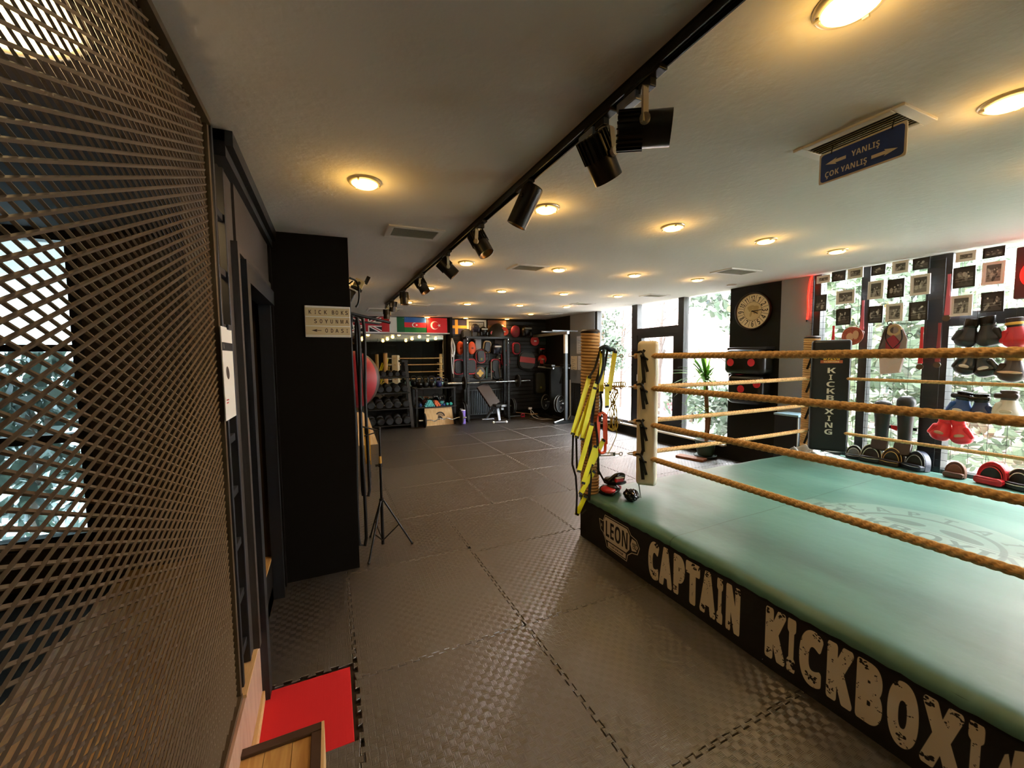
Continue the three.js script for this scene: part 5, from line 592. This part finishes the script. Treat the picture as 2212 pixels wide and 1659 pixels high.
FR.forEach(([d, y, w, h, white, where], i) => {
  const t = thing('photo_frame', `${white ? 'white' : 'black'} framed black and white fight photo, ${where}`, 'picture frame', [5.44, y - h / 2, d], RW, 'framed fight photographs on the wire grid'), b = 0.014, fm = white ? frameWhite : M.blackPlastic;
  t.rotation.z = (i % 3 - 1) * 0.012;
  part(t, 'frame', [bx(w, b, 0.016, 0, b / 2, 0), bx(w, b, 0.016, 0, h - b / 2, 0), bx(b, h - 2 * b, 0.016, -w / 2 + b / 2, h / 2, 0), bx(b, h - 2 * b, 0.016, w / 2 - b / 2, h / 2, 0)], fm);
  seed = 1000 + i * 77; const tex = paint(72, 72, (c, W, H) => { rect(c, white ? '#8d8b88' : '#4a4846', 0, 0, W, H); rect(c, white ? '#55534f' : '#2a2827', 0, 0, W, H * rr(0.25, 0.5)); for (let k = 0; k < 9; k++) { c.fillStyle = `rgba(${k % 2 ? '215,213,208' : '20,19,18'},${rr(0.35, 0.8)})`; c.beginPath(); c.ellipse(rr(10, 62), rr(22, 60), rr(3, 11), rr(4, 17), rr(-0.8, 0.8), 0, 7); c.fill(); } for (let k = 0; k < 3; k++) { c.fillStyle = '#c9c6bf'; c.beginPath(); c.arc(rr(16, 56), rr(16, 34), rr(3, 5), 0, 7); c.fill(); } c.strokeStyle = 'rgba(225,222,215,0.7)'; c.lineWidth = 1.5; for (let k = 0; k < 2; k++) { c.beginPath(); c.moveTo(0, 42 + k * 10); c.lineTo(W, 38 + k * 11); c.stroke(); } });
  const m2 = white ? 0.012 : 0.0; if (white) part(t, 'mount', bx(w - 2 * b, h - 2 * b, 0.004, 0, h / 2, -0.002), frameWhite); part(t, 'photo', bx(w - 2 * b - 2 * m2, Math.max(0.03, h - 2 * b - 2 * m2), 0.004, 0, h / 2, 0.0), std(0xffffff, 0.5, 0, { map: tex }));
});
// boxing gloves
const gloveGeo = (() => {                                        // hangs fist down: narrow wrist above, bulging fist below
  const prof = [[0.001, 0], [0.03, 0.003], [0.058, 0.018], [0.074, 0.05], [0.076, 0.085], [0.066, 0.125], [0.052, 0.16], [0.046, 0.185], [0.04, 0.19]];
  const g = new THREE.LatheGeometry(new THREE.SplineCurve(prof.map((p) => new THREE.Vector2(...p))).getPoints(24), 26), p = g.attributes.position;
  for (let i = 0; i < p.count; i++) { const y = p.getY(i), z = p.getZ(i), k = Math.max(0, 1 - Math.abs(y - 0.06) / 0.07); p.setZ(i, z * 0.74 + (z > 0 ? 0.014 : -0.004) * k); p.setX(i, p.getX(i) * (1 + 0.06 * k)); } g.computeVertexNormals(); return g; })();
const glove = (label, d, y, body, cuff, tilt, o = {}) => { const t = thing('boxing_glove', label, 'boxing glove', [o.x ?? 5.395, y - 0.125, d], RW, 'boxing gloves hung on the window'); t.rotation.z = tilt;
  part(t, 'mitt', gloveGeo.clone(), body); const sd = -(o.thumb ?? 1), th = new THREE.CapsuleGeometry(0.024, 0.07, 6, 14).rotateZ(sd * 0.28).translate(sd * 0.058, 0.105, 0.028); part(t, 'thumb', th, body);
  part(t, 'cuff', lathe([[0.038, 0.0], [0.047, 0.0], [0.05, 0.02], [0.053, 0.075], [0.048, 0.08], [0.042, 0.078]], 24).scale(1, 1, 0.78).translate(0, 0.182, 0), cuff); if (o.strap) part(t, 'cuff_strap', lathe([[0.049, 0], [0.054, 0.004], [0.055, 0.02], [0.05, 0.024]], 24).scale(1, 1, 0.8).translate(0, 0.2, 0), o.strap);
  if (o.wide) part(t, 'wrist_strap', bx(0.14, 0.05, 0.06, -0.012, 0.215, 0.012, 0.02), cuff);
  if (o.patch) part(t, 'patch', sph(1, 0, 0.085, 0.062, o.pw ?? 0.036, o.ph ?? 0.018, 0.008, 18), o.patch); t.scale.setScalar((o.s ?? 1) * 0.95); return t; };
const gBlack = std(0x1c1b1c, 0.4), gBlackS = std(0x0f0e0e, 0.25), gBlue = std(0x274a86, 0.35), gNavy = std(0x1d2c4e, 0.35), gWhite = std(0xd8d5cf, 0.4), gRedC = std(0xd02630, 0.3), patchW = std(0xcfc9c0, 0.6), patchT = std(0xb08a72, 0.5);
glove('matt black boxing glove, top row, next to the wide post', 1.62, 1.775, gBlack, gBlackS, -0.18, { s: 1.05 }); glove('matt black boxing glove, top row, in the middle', 1.455, 1.775, gBlack, gBlackS, 0.12, { thumb: -1, s: 1.1 }); glove('bright red boxing glove with a gold banded cuff', 1.305, 1.76, M.redLeather, M.leatherBrown, 0.1, { strap: M.gold, s: 1.05 });
glove('glossy black glove with a white label, second row, first', 1.615, 1.515, gBlackS, gBlackS, -0.25, { patch: patchW, s: 1.05 }); glove('glossy black glove with a white label, second row, second', 1.45, 1.50, gBlackS, gBlackS, 0.3, { patch: patchW, thumb: -1, s: 1.05 }); glove('brown and black glove at the edge of the second row', 1.325, 1.46, M.leatherBrown, std(0x8a6a2a, 0.5), -0.05, { patch: std(0xc9a58a, 0.5), pw: 0.07, ph: 0.012, s: 1.1 });
glove('mid blue glove with a wide black cuff', 1.63, 1.10, gBlue, gBlackS, -0.15, { wide: 1, patch: patchW, s: 1.05 }); glove('navy blue glove with a wide black cuff', 1.475, 1.085, gNavy, gBlackS, 0.05, { wide: 1, patch: patchW, thumb: -1, s: 1.05 }); glove('white glove with a dark cuff beside the blue pair', 1.325, 1.115, gWhite, M.leatherBrown, 0.0, { wide: 1, patch: std(0xbdb5a6, 0.5), s: 1.1 });
glove('red glove with an oval badge overlapping the wide post', 1.75, 0.87, gRedC, gRedC, -0.2, { patch: patchT, s: 1.05 }); glove('red glove with an oval badge in the lower pane', 1.58, 0.86, gRedC, gRedC, 0.2, { patch: patchT, thumb: -1, s: 1.05 });
// shin guards
const shin = (label, d, y, h, badge) => { const t = thing('shin_guard', label, 'shin guard', [5.40, y, d], RW, 'shin guards'); const g = new THREE.LatheGeometry(new THREE.SplineCurve([[0.058, 0], [0.066, h * 0.4], [0.08, h * 0.78], [0.078, h * 0.92], [0.05, h], [0.02, h * 1.02]].map((q) => new THREE.Vector2(...q))).getPoints(20), 22, -PI * 0.42, PI * 0.84); part(t, 'shell', g.translate(0, 0.13, -0.03), std(0x1d1a17, 0.4, 0, { side: THREE.DoubleSide })); part(t, 'foot_guard', ext(rshape(0.12, 0.13, 0.03), 0.03, 0.01).rotateX(-0.35).translate(0, 0.06, 0.0), M.leatherBrown); part(t, 'strap', [bx(0.16, 0.03, 0.01, 0, 0.13 + h * 0.3, -0.05), bx(0.16, 0.03, 0.01, 0, 0.13 + h * 0.75, -0.05)], M.strapBlack); if (badge) part(t, 'badge', sph(1, -0.01, 0.13 + h * 0.72, 0.042, 0.035, 0.022, 0.008), badge); };
shin('black shin guard with a yellow green badge', 2.20, 0.56, 0.40, std(0x8f8a1e, 0.5)); shin('taller plain black shin guard next to the wide post', 2.01, 0.54, 0.48);
one('red_tab', 'small red tab between the two shin guards', 'tab', ext(poly([[-0.03, 0.03], [0.03, 0.03], [0.025, -0.025], [-0.02, -0.01]]), 0.006), M.red, [5.45, 0.80, 2.11], RW);
// medals on ribbons
const medal = (label, d, yt, yb, col, round = 0.028) => { const t = thing('medal', label, 'medal', [5.43, yb, d], RW, 'medals on red ribbons'); const h = yt - yb; part(t, 'ribbon', [strip([-0.008, 0.03, 0], [0.006, h, 0.004], 0.02, 0.002), strip([0.012, 0.03, 0.004], [0.002, h, 0.006], 0.02, 0.002)], col); part(t, 'disc', cyl(round, round, 0.006, 0, 0, 0.004, 'z', 24), M.bronze); };
const ribRed = std(0xc4232c, 0.5), ribPink = std(0xd86a7c, 0.55);
medal('short red ribbon medal behind the black corner pad', 2.705, 1.93, 1.70, ribRed); medal('red and white ribbon medal beside the mullion', 2.43, 2.19, 1.83, ribPink); medal('bright red ribbon medal beside the robe', 1.93, 1.86, 1.46, ribRed); medal('long pink red ribbon medal beside the wide post', 1.76, 2.35, 1.93, ribPink); medal('dark red ribbon medal on the wide post', 1.805, 1.89, 1.48, std(0x8a3238, 0.6));
{ const t = thing('painted_plate', 'round painted red and cream plate beside the corner pad', 'plate', [5.42, 1.70, 2.505], RW); part(t, 'dish', lathe([[0, 0.012], [0.07, 0.012], [0.1, 0.02], [0.105, 0.012], [0.1, 0.0], [0, 0.0]], 32).rotateX(PI / 2).translate(0, 0.1, 0), std(0xffffff, 0.5, 0, { map: tone(0xa5533f, 0.5, [6, 6], coarseN) })); part(t, 'figure', [sph(1, -0.02, 0.09, 0.02, 0.035, 0.045, 0.006), sph(1, 0.035, 0.11, 0.02, 0.03, 0.05, 0.006)], std(0xc9a283, 0.6)); }
{ const t = thing('hanging_robe', 'pale and dark red fighter robe hung with cords', 'robe', [5.42, 1.38, 2.13], RW); const cloth = (pts, z, mat, nm) => { const g = ext(poly(pts), 0.012, 0.008), p = g.attributes.position; for (let i = 0; i < p.count; i++) p.setZ(i, p.getZ(i) + 0.012 * Math.sin(p.getX(i) * 60)); g.computeVertexNormals(); part(t, nm, g.translate(0, 0, z), mat); };
  cloth([[-0.10, 0.0], [0.05, 0.02], [0.07, 0.16], [0.0, 0.2], [-0.12, 0.16]], 0, std(0xc9b9b8, 0.8), 'lower_panel'); cloth([[-0.14, 0.2], [-0.02, 0.2], [0.0, 0.5], [-0.04, 0.53], [-0.08, 0.46]], 0.012, std(0x5b5152, 0.75), 'dark_sleeve'); cloth([[-0.02, 0.2], [0.09, 0.2], [0.1, 0.36], [0.06, 0.47], [0.0, 0.5]], 0.02, std(0x9c8f8f, 0.75), 'side_panel'); cloth([[-0.05, 0.24], [0.03, 0.22], [0.05, 0.33], [0.0, 0.4], [-0.05, 0.36]], 0.034, std(0x8b2433, 0.7), 'red_panel'); part(t, 'collar', tor(0.05, 0.016, 0.0, 0.46, 0.03), std(0xb9a27c, 0.6)); part(t, 'cord', [tube([[-0.05, 0.5, 0.04], [-0.06, 0.38, 0.05], [0.0, 0.27, 0.055], [0.07, 0.22, 0.05]], 0.005, 30), tube([[0.06, 0.46, 0.04], [0.07, 0.36, 0.05], [0.02, 0.28, 0.055], [-0.05, 0.22, 0.05]], 0.005, 30), tor(0.02, 0.004, -0.045, 0.54, 0.02), tor(0.02, 0.004, 0.12, 0.40, 0.02)], M.strapBlack); }
// focus mitts along the window edge of the canvas
const mitt = (label, d, body, pip, face, s = 1, turn = 0) => { const t = thing('focus_mitt', label, 'focus mitt', [5.375, RH + 0.003, d], RW + turn, 'focus mitts along the window'); const dome = (w, h, k) => { const q = new THREE.Shape(); q.moveTo(-w, 0); for (let i = 0; i <= 24; i++) { const a = PI - i / 24 * PI; q.lineTo(w * Math.cos(a), k + h * Math.sin(a)); } q.lineTo(w, 0); return q; };
  part(t, 'pad', ext(dome(0.085, 0.13, 0.05), 0.06, 0.008).rotateX(-0.12).translate(0, 0.008, -0.03), body); part(t, 'face', ext(dome(0.066, 0.10, 0.03), 0.006, 0.006).rotateX(-0.12).translate(0, 0.03, 0.035), face); part(t, 'palm_lip', ext(rshape(0.17, 0.05, 0.02), 0.05, 0.006).translate(0, 0.036, 0.03), body);
  const arc = (w, h, k, z, o = 0) => tube(Array.from({ length: 17 }, (_, i) => { const a = PI - i / 16 * PI; return [w * Math.cos(a), k + h * Math.sin(a), z + o * Math.sin(a)]; }), 0.0038, 40, 6); if (pip) part(t, 'piping', [arc(0.091, 0.135, 0.06, 0.034, -0.016), arc(0.071, 0.105, 0.05, 0.046, -0.014), tube([[-0.088, 0.05, 0.082], [0, 0.044, 0.09], [0.088, 0.05, 0.082]], 0.0038, 20, 6)], pip); t.scale.setScalar(s * 0.93); };
const pWhite = std(0xd9d2c3, 0.5), pGold = std(0xc79a52, 0.5), mBrown = std(0x30211a, 0.42), mBlack = std(0x15120f, 0.4), mNavy = std(0x121c33, 0.4);
mitt('black focus mitt half hidden under the black corner pad', 2.64, mBlack, pWhite, mBlack, 1.0, 0.5); mitt('low black focus mitt with white piping', 2.42, mBlack, pWhite, M.greyMetal, 0.8, 0.3); mitt('brown focus mitt with white piping', 2.255, mBlack, pWhite, mBrown, 1.05, 0.1); mitt('dark focus mitt with gold piping', 2.075, mBrown, pGold, mBlack, 1.02, -0.1); mitt('navy and black focus mitt with white piping', 1.885, mNavy, std(0xaab2c0, 0.5), mBlack, 1.05, -0.3); mitt('plain brown leather mitt lying low', 1.615, std(0x5a3322, 0.45), null, std(0x6b3d28, 0.45), 0.8, 0); mitt('red and black focus mitt', 1.375, M.redLeather, std(0xd8343a, 0.4), mBlack, 1.1, -0.2); mitt('black focus mitt at the edge of the row', 1.215, mBlack, pWhite, mBlack, 1.0, -0.3);
// clear plastic bag on the canvas
{ const g = new THREE.PlaneGeometry(0.56, 0.30, 46, 32), p = g.attributes.position, f = noiseField(64, [4, 8, 16, 32], 77); for (let i = 0; i < p.count; i++) { const x = p.getX(i), y = p.getY(i), k = f[((y + 0.2) * 150 & 63) * 64 + ((x + 0.3) * 110 & 63)], e = Math.max(0, 1 - Math.max(Math.abs(x) / 0.28, Math.abs(y) / 0.15)); p.setXYZ(i, x + (k - 0.5) * 0.04, 0.004 + (0.05 + 0.2 * Math.max(0, -x + 0.1)) * Math.min(1, e * 3) * Math.pow(Math.abs(k - 0.3) * 2, 1.3) + 0.01 * e, y + (k - 0.5) * 0.04); } g.computeVertexNormals();
  one('plastic_bag', 'crumpled clear plastic bag lying on the canvas corner', 'plastic bag', g, phy({ color: 0xf4f8f8, roughness: 0.12, transmission: 0.7, thickness: 0, side: THREE.DoubleSide }), [5.08, RH + 0.008, 2.68], -0.7); }
// black cabinet behind the ring corner
{ const t = thing('low_cabinet', 'low black cabinet with a pale blue top behind the ring corner', 'cabinet', [5.36, 0, 3.08]); part(t, 'body', bx(0.28, 0.82, 0.28, 0, 0.41, 0, 0.004), M.blackPlastic); part(t, 'top', bx(0.30, 0.025, 0.30, 0, 0.835, 0, 0.004), std(0x8fb6c8, 0.3)); part(t, 'door_gap', bx(0.004, 0.78, 0.006, 0.05, 0.41, 0.141), M.rubber); part(t, 'corner_strip', bx(0.012, 0.80, 0.012, -0.136, 0.41, 0.142), std(0xb9c2c4, 0.3, 0.3)); }
// plant
{ const t = thing('potted_plant', 'tall cane plant with spiky green leaves in a green pot', 'plant', [5.28, 0, 4.30]); part(t, 'pot', lathe([[0, 0.04], [0.10, 0.04], [0.115, 0.06], [0.15, 0.26], [0.158, 0.27], [0.158, 0.29], [0.14, 0.29], [0.135, 0.25], [0, 0.25]], 28), std(0x2f4438, 0.5)); part(t, 'saucer', lathe([[0, 0.015], [0.15, 0.015], [0.17, 0.045], [0.16, 0.045], [0.145, 0.03], [0, 0.03]], 28), std(0x223028, 0.5)); part(t, 'soil', cyl(0.134, 0.134, 0.01, 0, 0.255, 0), std(0x2a1d14, 0.95));
  const caneM = std(0xffffff, 0.85, 0, { map: tone(0x7d5436, 0.3, [8, 20]) }); const canes = [[[0.02, 0.26, 0], [0.0, 0.6, 0.02], [-0.06, 1.16, 0.03], 0.03], [[-0.04, 0.26, 0.05], [-0.02, 0.45, 0.06], [0.0, 0.72, 0.07], 0.024]]; canes.forEach(([a, b, c, r]) => part(t, 'cane', tube([a, b, c], r, 16, 10), caneM));
  seed = 4242; const leafG = (az) => { const L = Math.min(rr(0.36, 0.56), Math.cos(az) > 0.15 ? 0.15 / Math.cos(az) + 0.05 : 9, Math.sin(az) < -0.3 && Math.cos(az) > -0.4 ? 0.24 : 9), w = rr(0.016, 0.024), n = 8, pos = [], idx = []; const el = rr(-0.35, 1.35), droop = rr(0.5, 1.1) * (1.5 - el) * 0.7; let x = 0, y = 0, e = el; for (let i = 0; i <= n; i++) { const k = i / n, ww = w * Math.sin(PI * (0.12 + 0.88 * k) * 0.97) * (1 - k * 0.25) + 0.001; pos.push(x, y, -ww, x, y - 0.004 * (k < 1 ? 1 : 0), 0, x, y, ww); x += L / n * Math.cos(e); y += L / n * Math.sin(e); e -= droop / n; } for (let i = 0; i < n; i++) for (const o of [0, 1]) { const q = 3 * i + o; idx.push(q, q + 1, q + 3, q + 1, q + 4, q + 3); } const g = new THREE.BufferGeometry(); g.setAttribute('position', new THREE.Float32BufferAttribute(pos, 3)); g.setAttribute('uv', new THREE.Float32BufferAttribute(new Float32Array(pos.length / 3 * 2), 2)); g.setIndex(idx); g.computeVertexNormals(); return g; };
  const lm = [0x5f9a3a, 0x7fb84a, 0x47802e].map((c) => phy({ color: c, roughness: 0.5, transmission: 0.25, thickness: 0, side: THREE.DoubleSide })); for (const [cx, cy, cz, n] of [[-0.065, 1.25, 0.03, 84], [0.0, 0.75, 0.07, 14]]) for (let i = 0; i < n; i++) { const az = rr(0, 2 * PI), g = leafG(az).rotateY(az).translate(cx, cy + rr(-0.12, 0.06), cz); part(t, 'leaf', g, lm[i % 3]); } }
one('wooden_plank', 'short brown plank lying on the mats before the plant pot', 'plank', bx(0.16, 0.035, 0.42, 0, 0.018, 0, 0.004), std(0x7a4a2c, 0.5), [5.02, 0, 4.34], 0.3);
// mitts and a black pouch on the near canvas corner
{ const t = thing('focus_mitt_stack', 'red and black focus mitt lying flat by the ladder post', 'focus mitt', [2.17, RH, 2.72], 0.5); part(t, 'pad', [sph(1, 0, 0.035, 0, 0.115, 0.036, 0.085), bx(0.19, 0.03, 0.13, 0, 0.02, 0, 0.014)], M.vinylBlack); part(t, 'red_panel', [sph(1, -0.055, 0.045, 0.01, 0.062, 0.034, 0.065), sph(1, 0.075, 0.035, 0.02, 0.05, 0.03, 0.055)], std(0xc22a24, 0.4)); part(t, 'finger_cover', sph(1, -0.03, 0.07, 0.03, 0.045, 0.03, 0.045), mBrown); }
{ const t = thing('focus_mitt', 'second red and black mitt on top of the flat one', 'focus mitt', [2.195, RH + 0.085, 2.70], 0.2); t.rotation.z = -0.12; part(t, 'pad', [sph(1, 0, 0.03, 0, 0.10, 0.032, 0.075), sph(1, 0.03, 0.02, 0.02, 0.09, 0.026, 0.06)], M.vinylBlack); part(t, 'red_panel', bx(0.10, 0.035, 0.03, -0.01, 0.045, 0.062, 0.012), std(0xc22a24, 0.4)); part(t, 'trim', bx(0.10, 0.008, 0.034, -0.01, 0.066, 0.062, 0.003), M.white); part(t, 'wrist_strap', tube([[-0.09, 0.03, 0.02], [-0.04, 0.085, 0.05], [0.05, 0.085, 0.05], [0.095, 0.03, 0.02]], 0.018, 24, 8), M.vinylBlack); }
{ const g = new THREE.IcosahedronGeometry(0.06, 5), p = g.attributes.position, f = noiseField(64, [4, 8, 16], 31); for (let i = 0; i < p.count; i++) { const v = new THREE.Vector3().fromBufferAttribute(p, i), k = 0.78 + 0.5 * f[((v.y * 900 + v.z * 300 + 640) & 63) * 64 + ((v.x * 800 + 640) & 63)]; v.multiplyScalar(k); p.setXYZ(i, v.x * 1.05, Math.max(0, v.y * 0.85 + 0.045), v.z); } g.computeVertexNormals(); one('black_bag', 'crumpled shiny black plastic bag on the canvas edge', 'plastic bag', g, std(0x0c0b0b, 0.16), [2.215, RH, 2.50]); }
one('hanging_ribbon', 'grey green ribbon hanging from the white pad to the canvas', 'ribbon', [strip([0, 0.30, 0], [0.0, 0.10, 0.0], 0.02, 0.003), strip([0, 0.10, 0], [-0.05, 0.005, 0.03], 0.02, 0.003)], std(0x3d463c, 0.8), [2.34, RH, 2.55], 0.6);
// ---------------------------------------------------------------- outside the windows
const ground = struct('ground_outside', mg(slab(5.75, 40, -0.3, -0.1, -30, 40)), std(0xcbc7bf, 0.9), 'pale paving outside the windows'); struct('ground_street', mg(slab(-30, -3.85, -0.3, -0.1, -30, 40)), std(0xcbc7bf, 0.9));
M.pink = std(0xffffff, 0.9, 0, { map: tone(0xa8918d, 0.06, [0.3, 0.3]) }); M.cream = std(0xa89f96, 0.9); M.pane = std(0x15191c, 0.5); 
const facade = (name, label, x0, x1, d0, d1, H, mat, wins) => { const t = thing(name, label, 'building', [x0, -0.1, (d0 + d1) / 2], RW); const w = d1 - d0; part(t, 'wall', bx(w, H, x1 - x0, 0, H / 2, -(x1 - x0) / 2), mat); part(t, 'cornice', bx(w, 0.18, 0.12, 0, 3.35, 0.06), M.cream);
  for (const [c, y, ww, hh, bars] of wins) { const q = part(t, 'window', [bx(ww + 0.16, 0.08, 0.1, c, y + hh + 0.04, 0.03), bx(ww + 0.16, 0.08, 0.14, c, y - 0.04, 0.05), bx(0.08, hh, 0.1, c - ww / 2 - 0.04, y + hh / 2, 0.03), bx(0.08, hh, 0.1, c + ww / 2 + 0.04, y + hh / 2, 0.03), bx(0.05, hh, 0.06, c, y + hh / 2, 0.02)], M.white); part(q, 'pane', bx(ww, hh, 0.02, c, y + hh / 2, 0.0), M.pane); if (bars) part(q, 'window_bars', [...Array.from({ length: 9 }, (_, i) => bar([c - ww / 2 + ww * i / 8, y, 0.12], [c - ww / 2 + ww * i / 8, y + hh, 0.12], 0.012, 6)), ...[0.2, 0.8].map((k) => bar([c - ww / 2, y + hh * k, 0.12], [c + ww / 2, y + hh * k, 0.12], 0.012, 6))], M.white); } };
facade('apartment_house', 'pink rendered house behind the garden door', 11.5, 17, 9.0, 20, 9, M.pink, [[-2.6, 0.5, 1.3, 1.5, 1], [0.2, 0.5, 1.3, 1.5, 1], [2.6, 0.5, 1.3, 1.5, 1], [-2.6, 3.8, 1.3, 1.5, 0], [0.2, 3.8, 1.3, 1.5, 0], [2.6, 3.8, 1.3, 1.5, 0]]);
facade('salmon_house', 'salmon house with a pale band beyond the trees', 13.5, 18, 2.0, 8.6, 7.5, std(0xb08d80, 0.9), [[-1.2, 0.6, 1.2, 1.4, 0], [1.4, 0.6, 1.2, 1.4, 0], [-1.2, 3.8, 1.2, 1.4, 0], [1.4, 3.8, 1.2, 1.4, 0]]);
{ const o = thing('garden_wall', 'pale brick garden wall behind the shrubs', 'wall', [8.9, -0.1, 1.0]); part(o, 'core', bx(0.2, 1.5, 8.0, 0.02, 0.75, 0), std(0x9a9086, 0.9)); const bm = [0x9a9089, 0x8d827a, 0xa39a92].map((c) => std(c, 0.9)), bg = new THREE.BoxGeometry(0.03, 0.09, 0.26); let k = 0; for (let r = 0; r < 12; r++) for (let c = 0; c < 22; c++) { const m = new THREE.Mesh(bg, bm[(r * 7 + c * 3) % 3]); m.name = 'brick'; m.position.set(-0.09 - 0.004 * ((r + c) % 2), 0.2 + r * 0.105, 2.6 - c * 0.275 - (r % 2) * 0.13); o.add(m); } }
const leafPlane = (() => { const s = poly([[0, 0], [0.018, 0.03], [0.02, 0.06], [0, 0.11], [-0.02, 0.06], [-0.018, 0.03]]); return new THREE.ShapeGeometry(s).rotateX(0.2); })();
const leafMats = [0x5f6f5a, 0x6b7c62, 0x515f50, 0x7c8c74].map((c) => phy({ color: c, roughness: 0.3, transmission: 0.3, thickness: 0, side: THREE.DoubleSide }));
const shrub = (name, label, cat, x, d, blobs, n, mi, size, trunk) => { const t = thing(name, label, cat, [x, -0.1, d], 0, 'shrubs and trees outside'); const im = new THREE.InstancedMesh(leafPlane, leafMats[mi], n), m = new THREE.Matrix4(), q = new THREE.Quaternion(), e = new THREE.Euler(), c = new THREE.Color();
  for (let i = 0; i < n; i++) { const b = blobs[i % blobs.length], u = rr(-1, 1), a = rr(0, 2 * PI), r = Math.pow(rnd(), 0.4), s = Math.sqrt(1 - u * u); e.set(rr(-1.5, 1.5), rr(0, 6.3), rr(-1.5, 1.5)); q.setFromEuler(e); const k = size * rr(0.7, 1.4); m.compose(new THREE.Vector3(b[0] + b[3] * r * s * Math.cos(a), b[1] + b[4] * r * u, b[2] + b[3] * r * s * Math.sin(a)), q, new THREE.Vector3(k, k, k)); im.setMatrixAt(i, m); c.setScalar(rr(0.7, 1.25)); im.setColorAt(i, c); }
  im.name = 'foliage'; im.userData.kind = 'stuff'; t.add(im); if (trunk) part(t, 'trunk', trunk, std(0x6b5a4c, 0.9)); };
seed = 777;
const sh = (label, x, d, n, mi, h, w) => shrub('garden_shrub', label, 'shrub', x, d, [[0, h * 0.3, 0, w, h * 0.35], [0.1, h * 0.62, 0.2, w * 0.9, h * 0.35], [-0.1, h * 0.8, -0.2, w * 0.75, h * 0.25]], n, mi, 1.5, [bar([0, 0, 0], [0.05, h * 0.8, 0], 0.03), bar([0.05, h * 0.3, 0], [0.3, h * 0.7, 0.3], 0.018)]);
sh('broad leaved shrub filling the first window pane', 7.4, 3.6, 2300, 1, 3.5, 0.8); sh('dense shrub behind the robe and shin guards', 7.5, 2.55, 2300, 0, 3.4, 0.8); sh('pale shrub behind the blue and white gloves', 7.7, 1.55, 1320, 3, 2.2, 0.65); sh('shrub behind the near window panes', 7.6, 0.5, 1210, 0, 2.6, 0.8); sh('low leafy shrub outside the garden window', 7.2, 5.2, 1210, 2, 1.0, 0.7); sh('low shrub beside the house wall', 8.3, 7.2, 880, 2, 0.9, 0.7);
const branchy = (h, n, s0) => { seed = s0; const g = [bar([0, 0, 0], [0.05, h, 0.05], 0.045, 7)]; for (let i = 0; i < n; i++) { const y = rr(0.25, 0.95) * h, a = rr(0, 6.28), L = rr(0.5, 1.4), b = [0.04 + L * 0.75 * Math.cos(a), y + L * 0.7, L * 0.75 * Math.sin(a)]; g.push(bar([0.03, y, 0.02], b, 0.016, 6)); for (let k = 0; k < 3; k++) { const f = rr(0.4, 0.9), p = [0.03 + (b[0] - 0.03) * f, y + (b[1] - y) * f, b[2] * f]; g.push(bar(p, [p[0] + rr(-0.4, 0.4), p[1] + rr(0.2, 0.6), p[2] + rr(-0.4, 0.4)], 0.008, 5)); } } return g; };
const tree = (label, x, d, h, s0) => { const t = thing('bare_tree', label, 'tree', [x, -0.1, d]); part(t, 'trunk', branchy(h, 16, s0), std(0x3d332e, 0.9)); };
tree('bare branched young tree outside the garden door', 8.6, 8.6, 4.0, 51); tree('bare thin tree before the salmon house', 9.0, 6.4, 4.2, 88); tree('bare tree at the edge of the pink house', 8.7, 10.4, 3.8, 133);
sh('hedge outside the lounge window behind the mesh', -2.6, 5.2, 1320, 2, 1.7, 0.9);
seed = 31; shrub('leafy_tree', 'grey green leafy tree at the far edge of the garden window', 'tree', 7.6, 9.9, [[0, 2.2, 0, 0.55, 0.8], [0.1, 1.7, 0.35, 0.35, 0.6], [-0.1, 2.9, 0.1, 0.6, 0.6]], 1700, 2, 1.4, [bar([0, 0, 0], [0, 3, 0], 0.05)]); shrub('broadleaf_tree', 'large leaved tree over the pane beside the clock pillar', 'tree', 8.2, 6.1, [[0, 3.1, 0, 0.9, 0.6], [-0.2, 2.5, 0.5, 0.6, 0.4], [0.2, 3.3, -0.8, 0.6, 0.5]], 1500, 2, 2.2, [bar([0, 0, 0], [0.1, 3.2, 0], 0.05), bar([0.05, 2, 0], [-0.2, 2.7, 0.6], 0.02)]);
{ const t = thing('blue_tarpaulin', 'bright blue tarpaulin heap outside the garden window', 'tarpaulin', [10.2, -0.1, 7.6]); const g = new THREE.SphereGeometry(1, 30, 16, 0, 2 * PI, 0, PI / 2), p = g.attributes.position; for (let i = 0; i < p.count; i++) { const k = 1 + 0.08 * Math.sin(p.getX(i) * 9) * Math.cos(p.getZ(i) * 7); p.setXYZ(i, p.getX(i) * 0.7 * k, p.getY(i) * 0.75 * k, p.getZ(i) * 1.0 * k); } g.computeVertexNormals(); part(t, 'sheet', g, std(0x0d4a86, 0.6)); }
one('red_planter', 'red planter box outside the door', 'planter', [bx(0.5, 0.25, 0.3, 0, 0.125, 0, 0.03), bx(0.54, 0.04, 0.34, 0, 0.25, 0, 0.01)], std(0x8a1424, 0.6), [9.6, -0.1, 9.1]);

// ---------------------------------------------------------------- hand over
scene.traverse((o) => { if (o.isMesh) { o.castShadow = true; o.receiveShadow = true; } });
renderer.render(scene, camera);
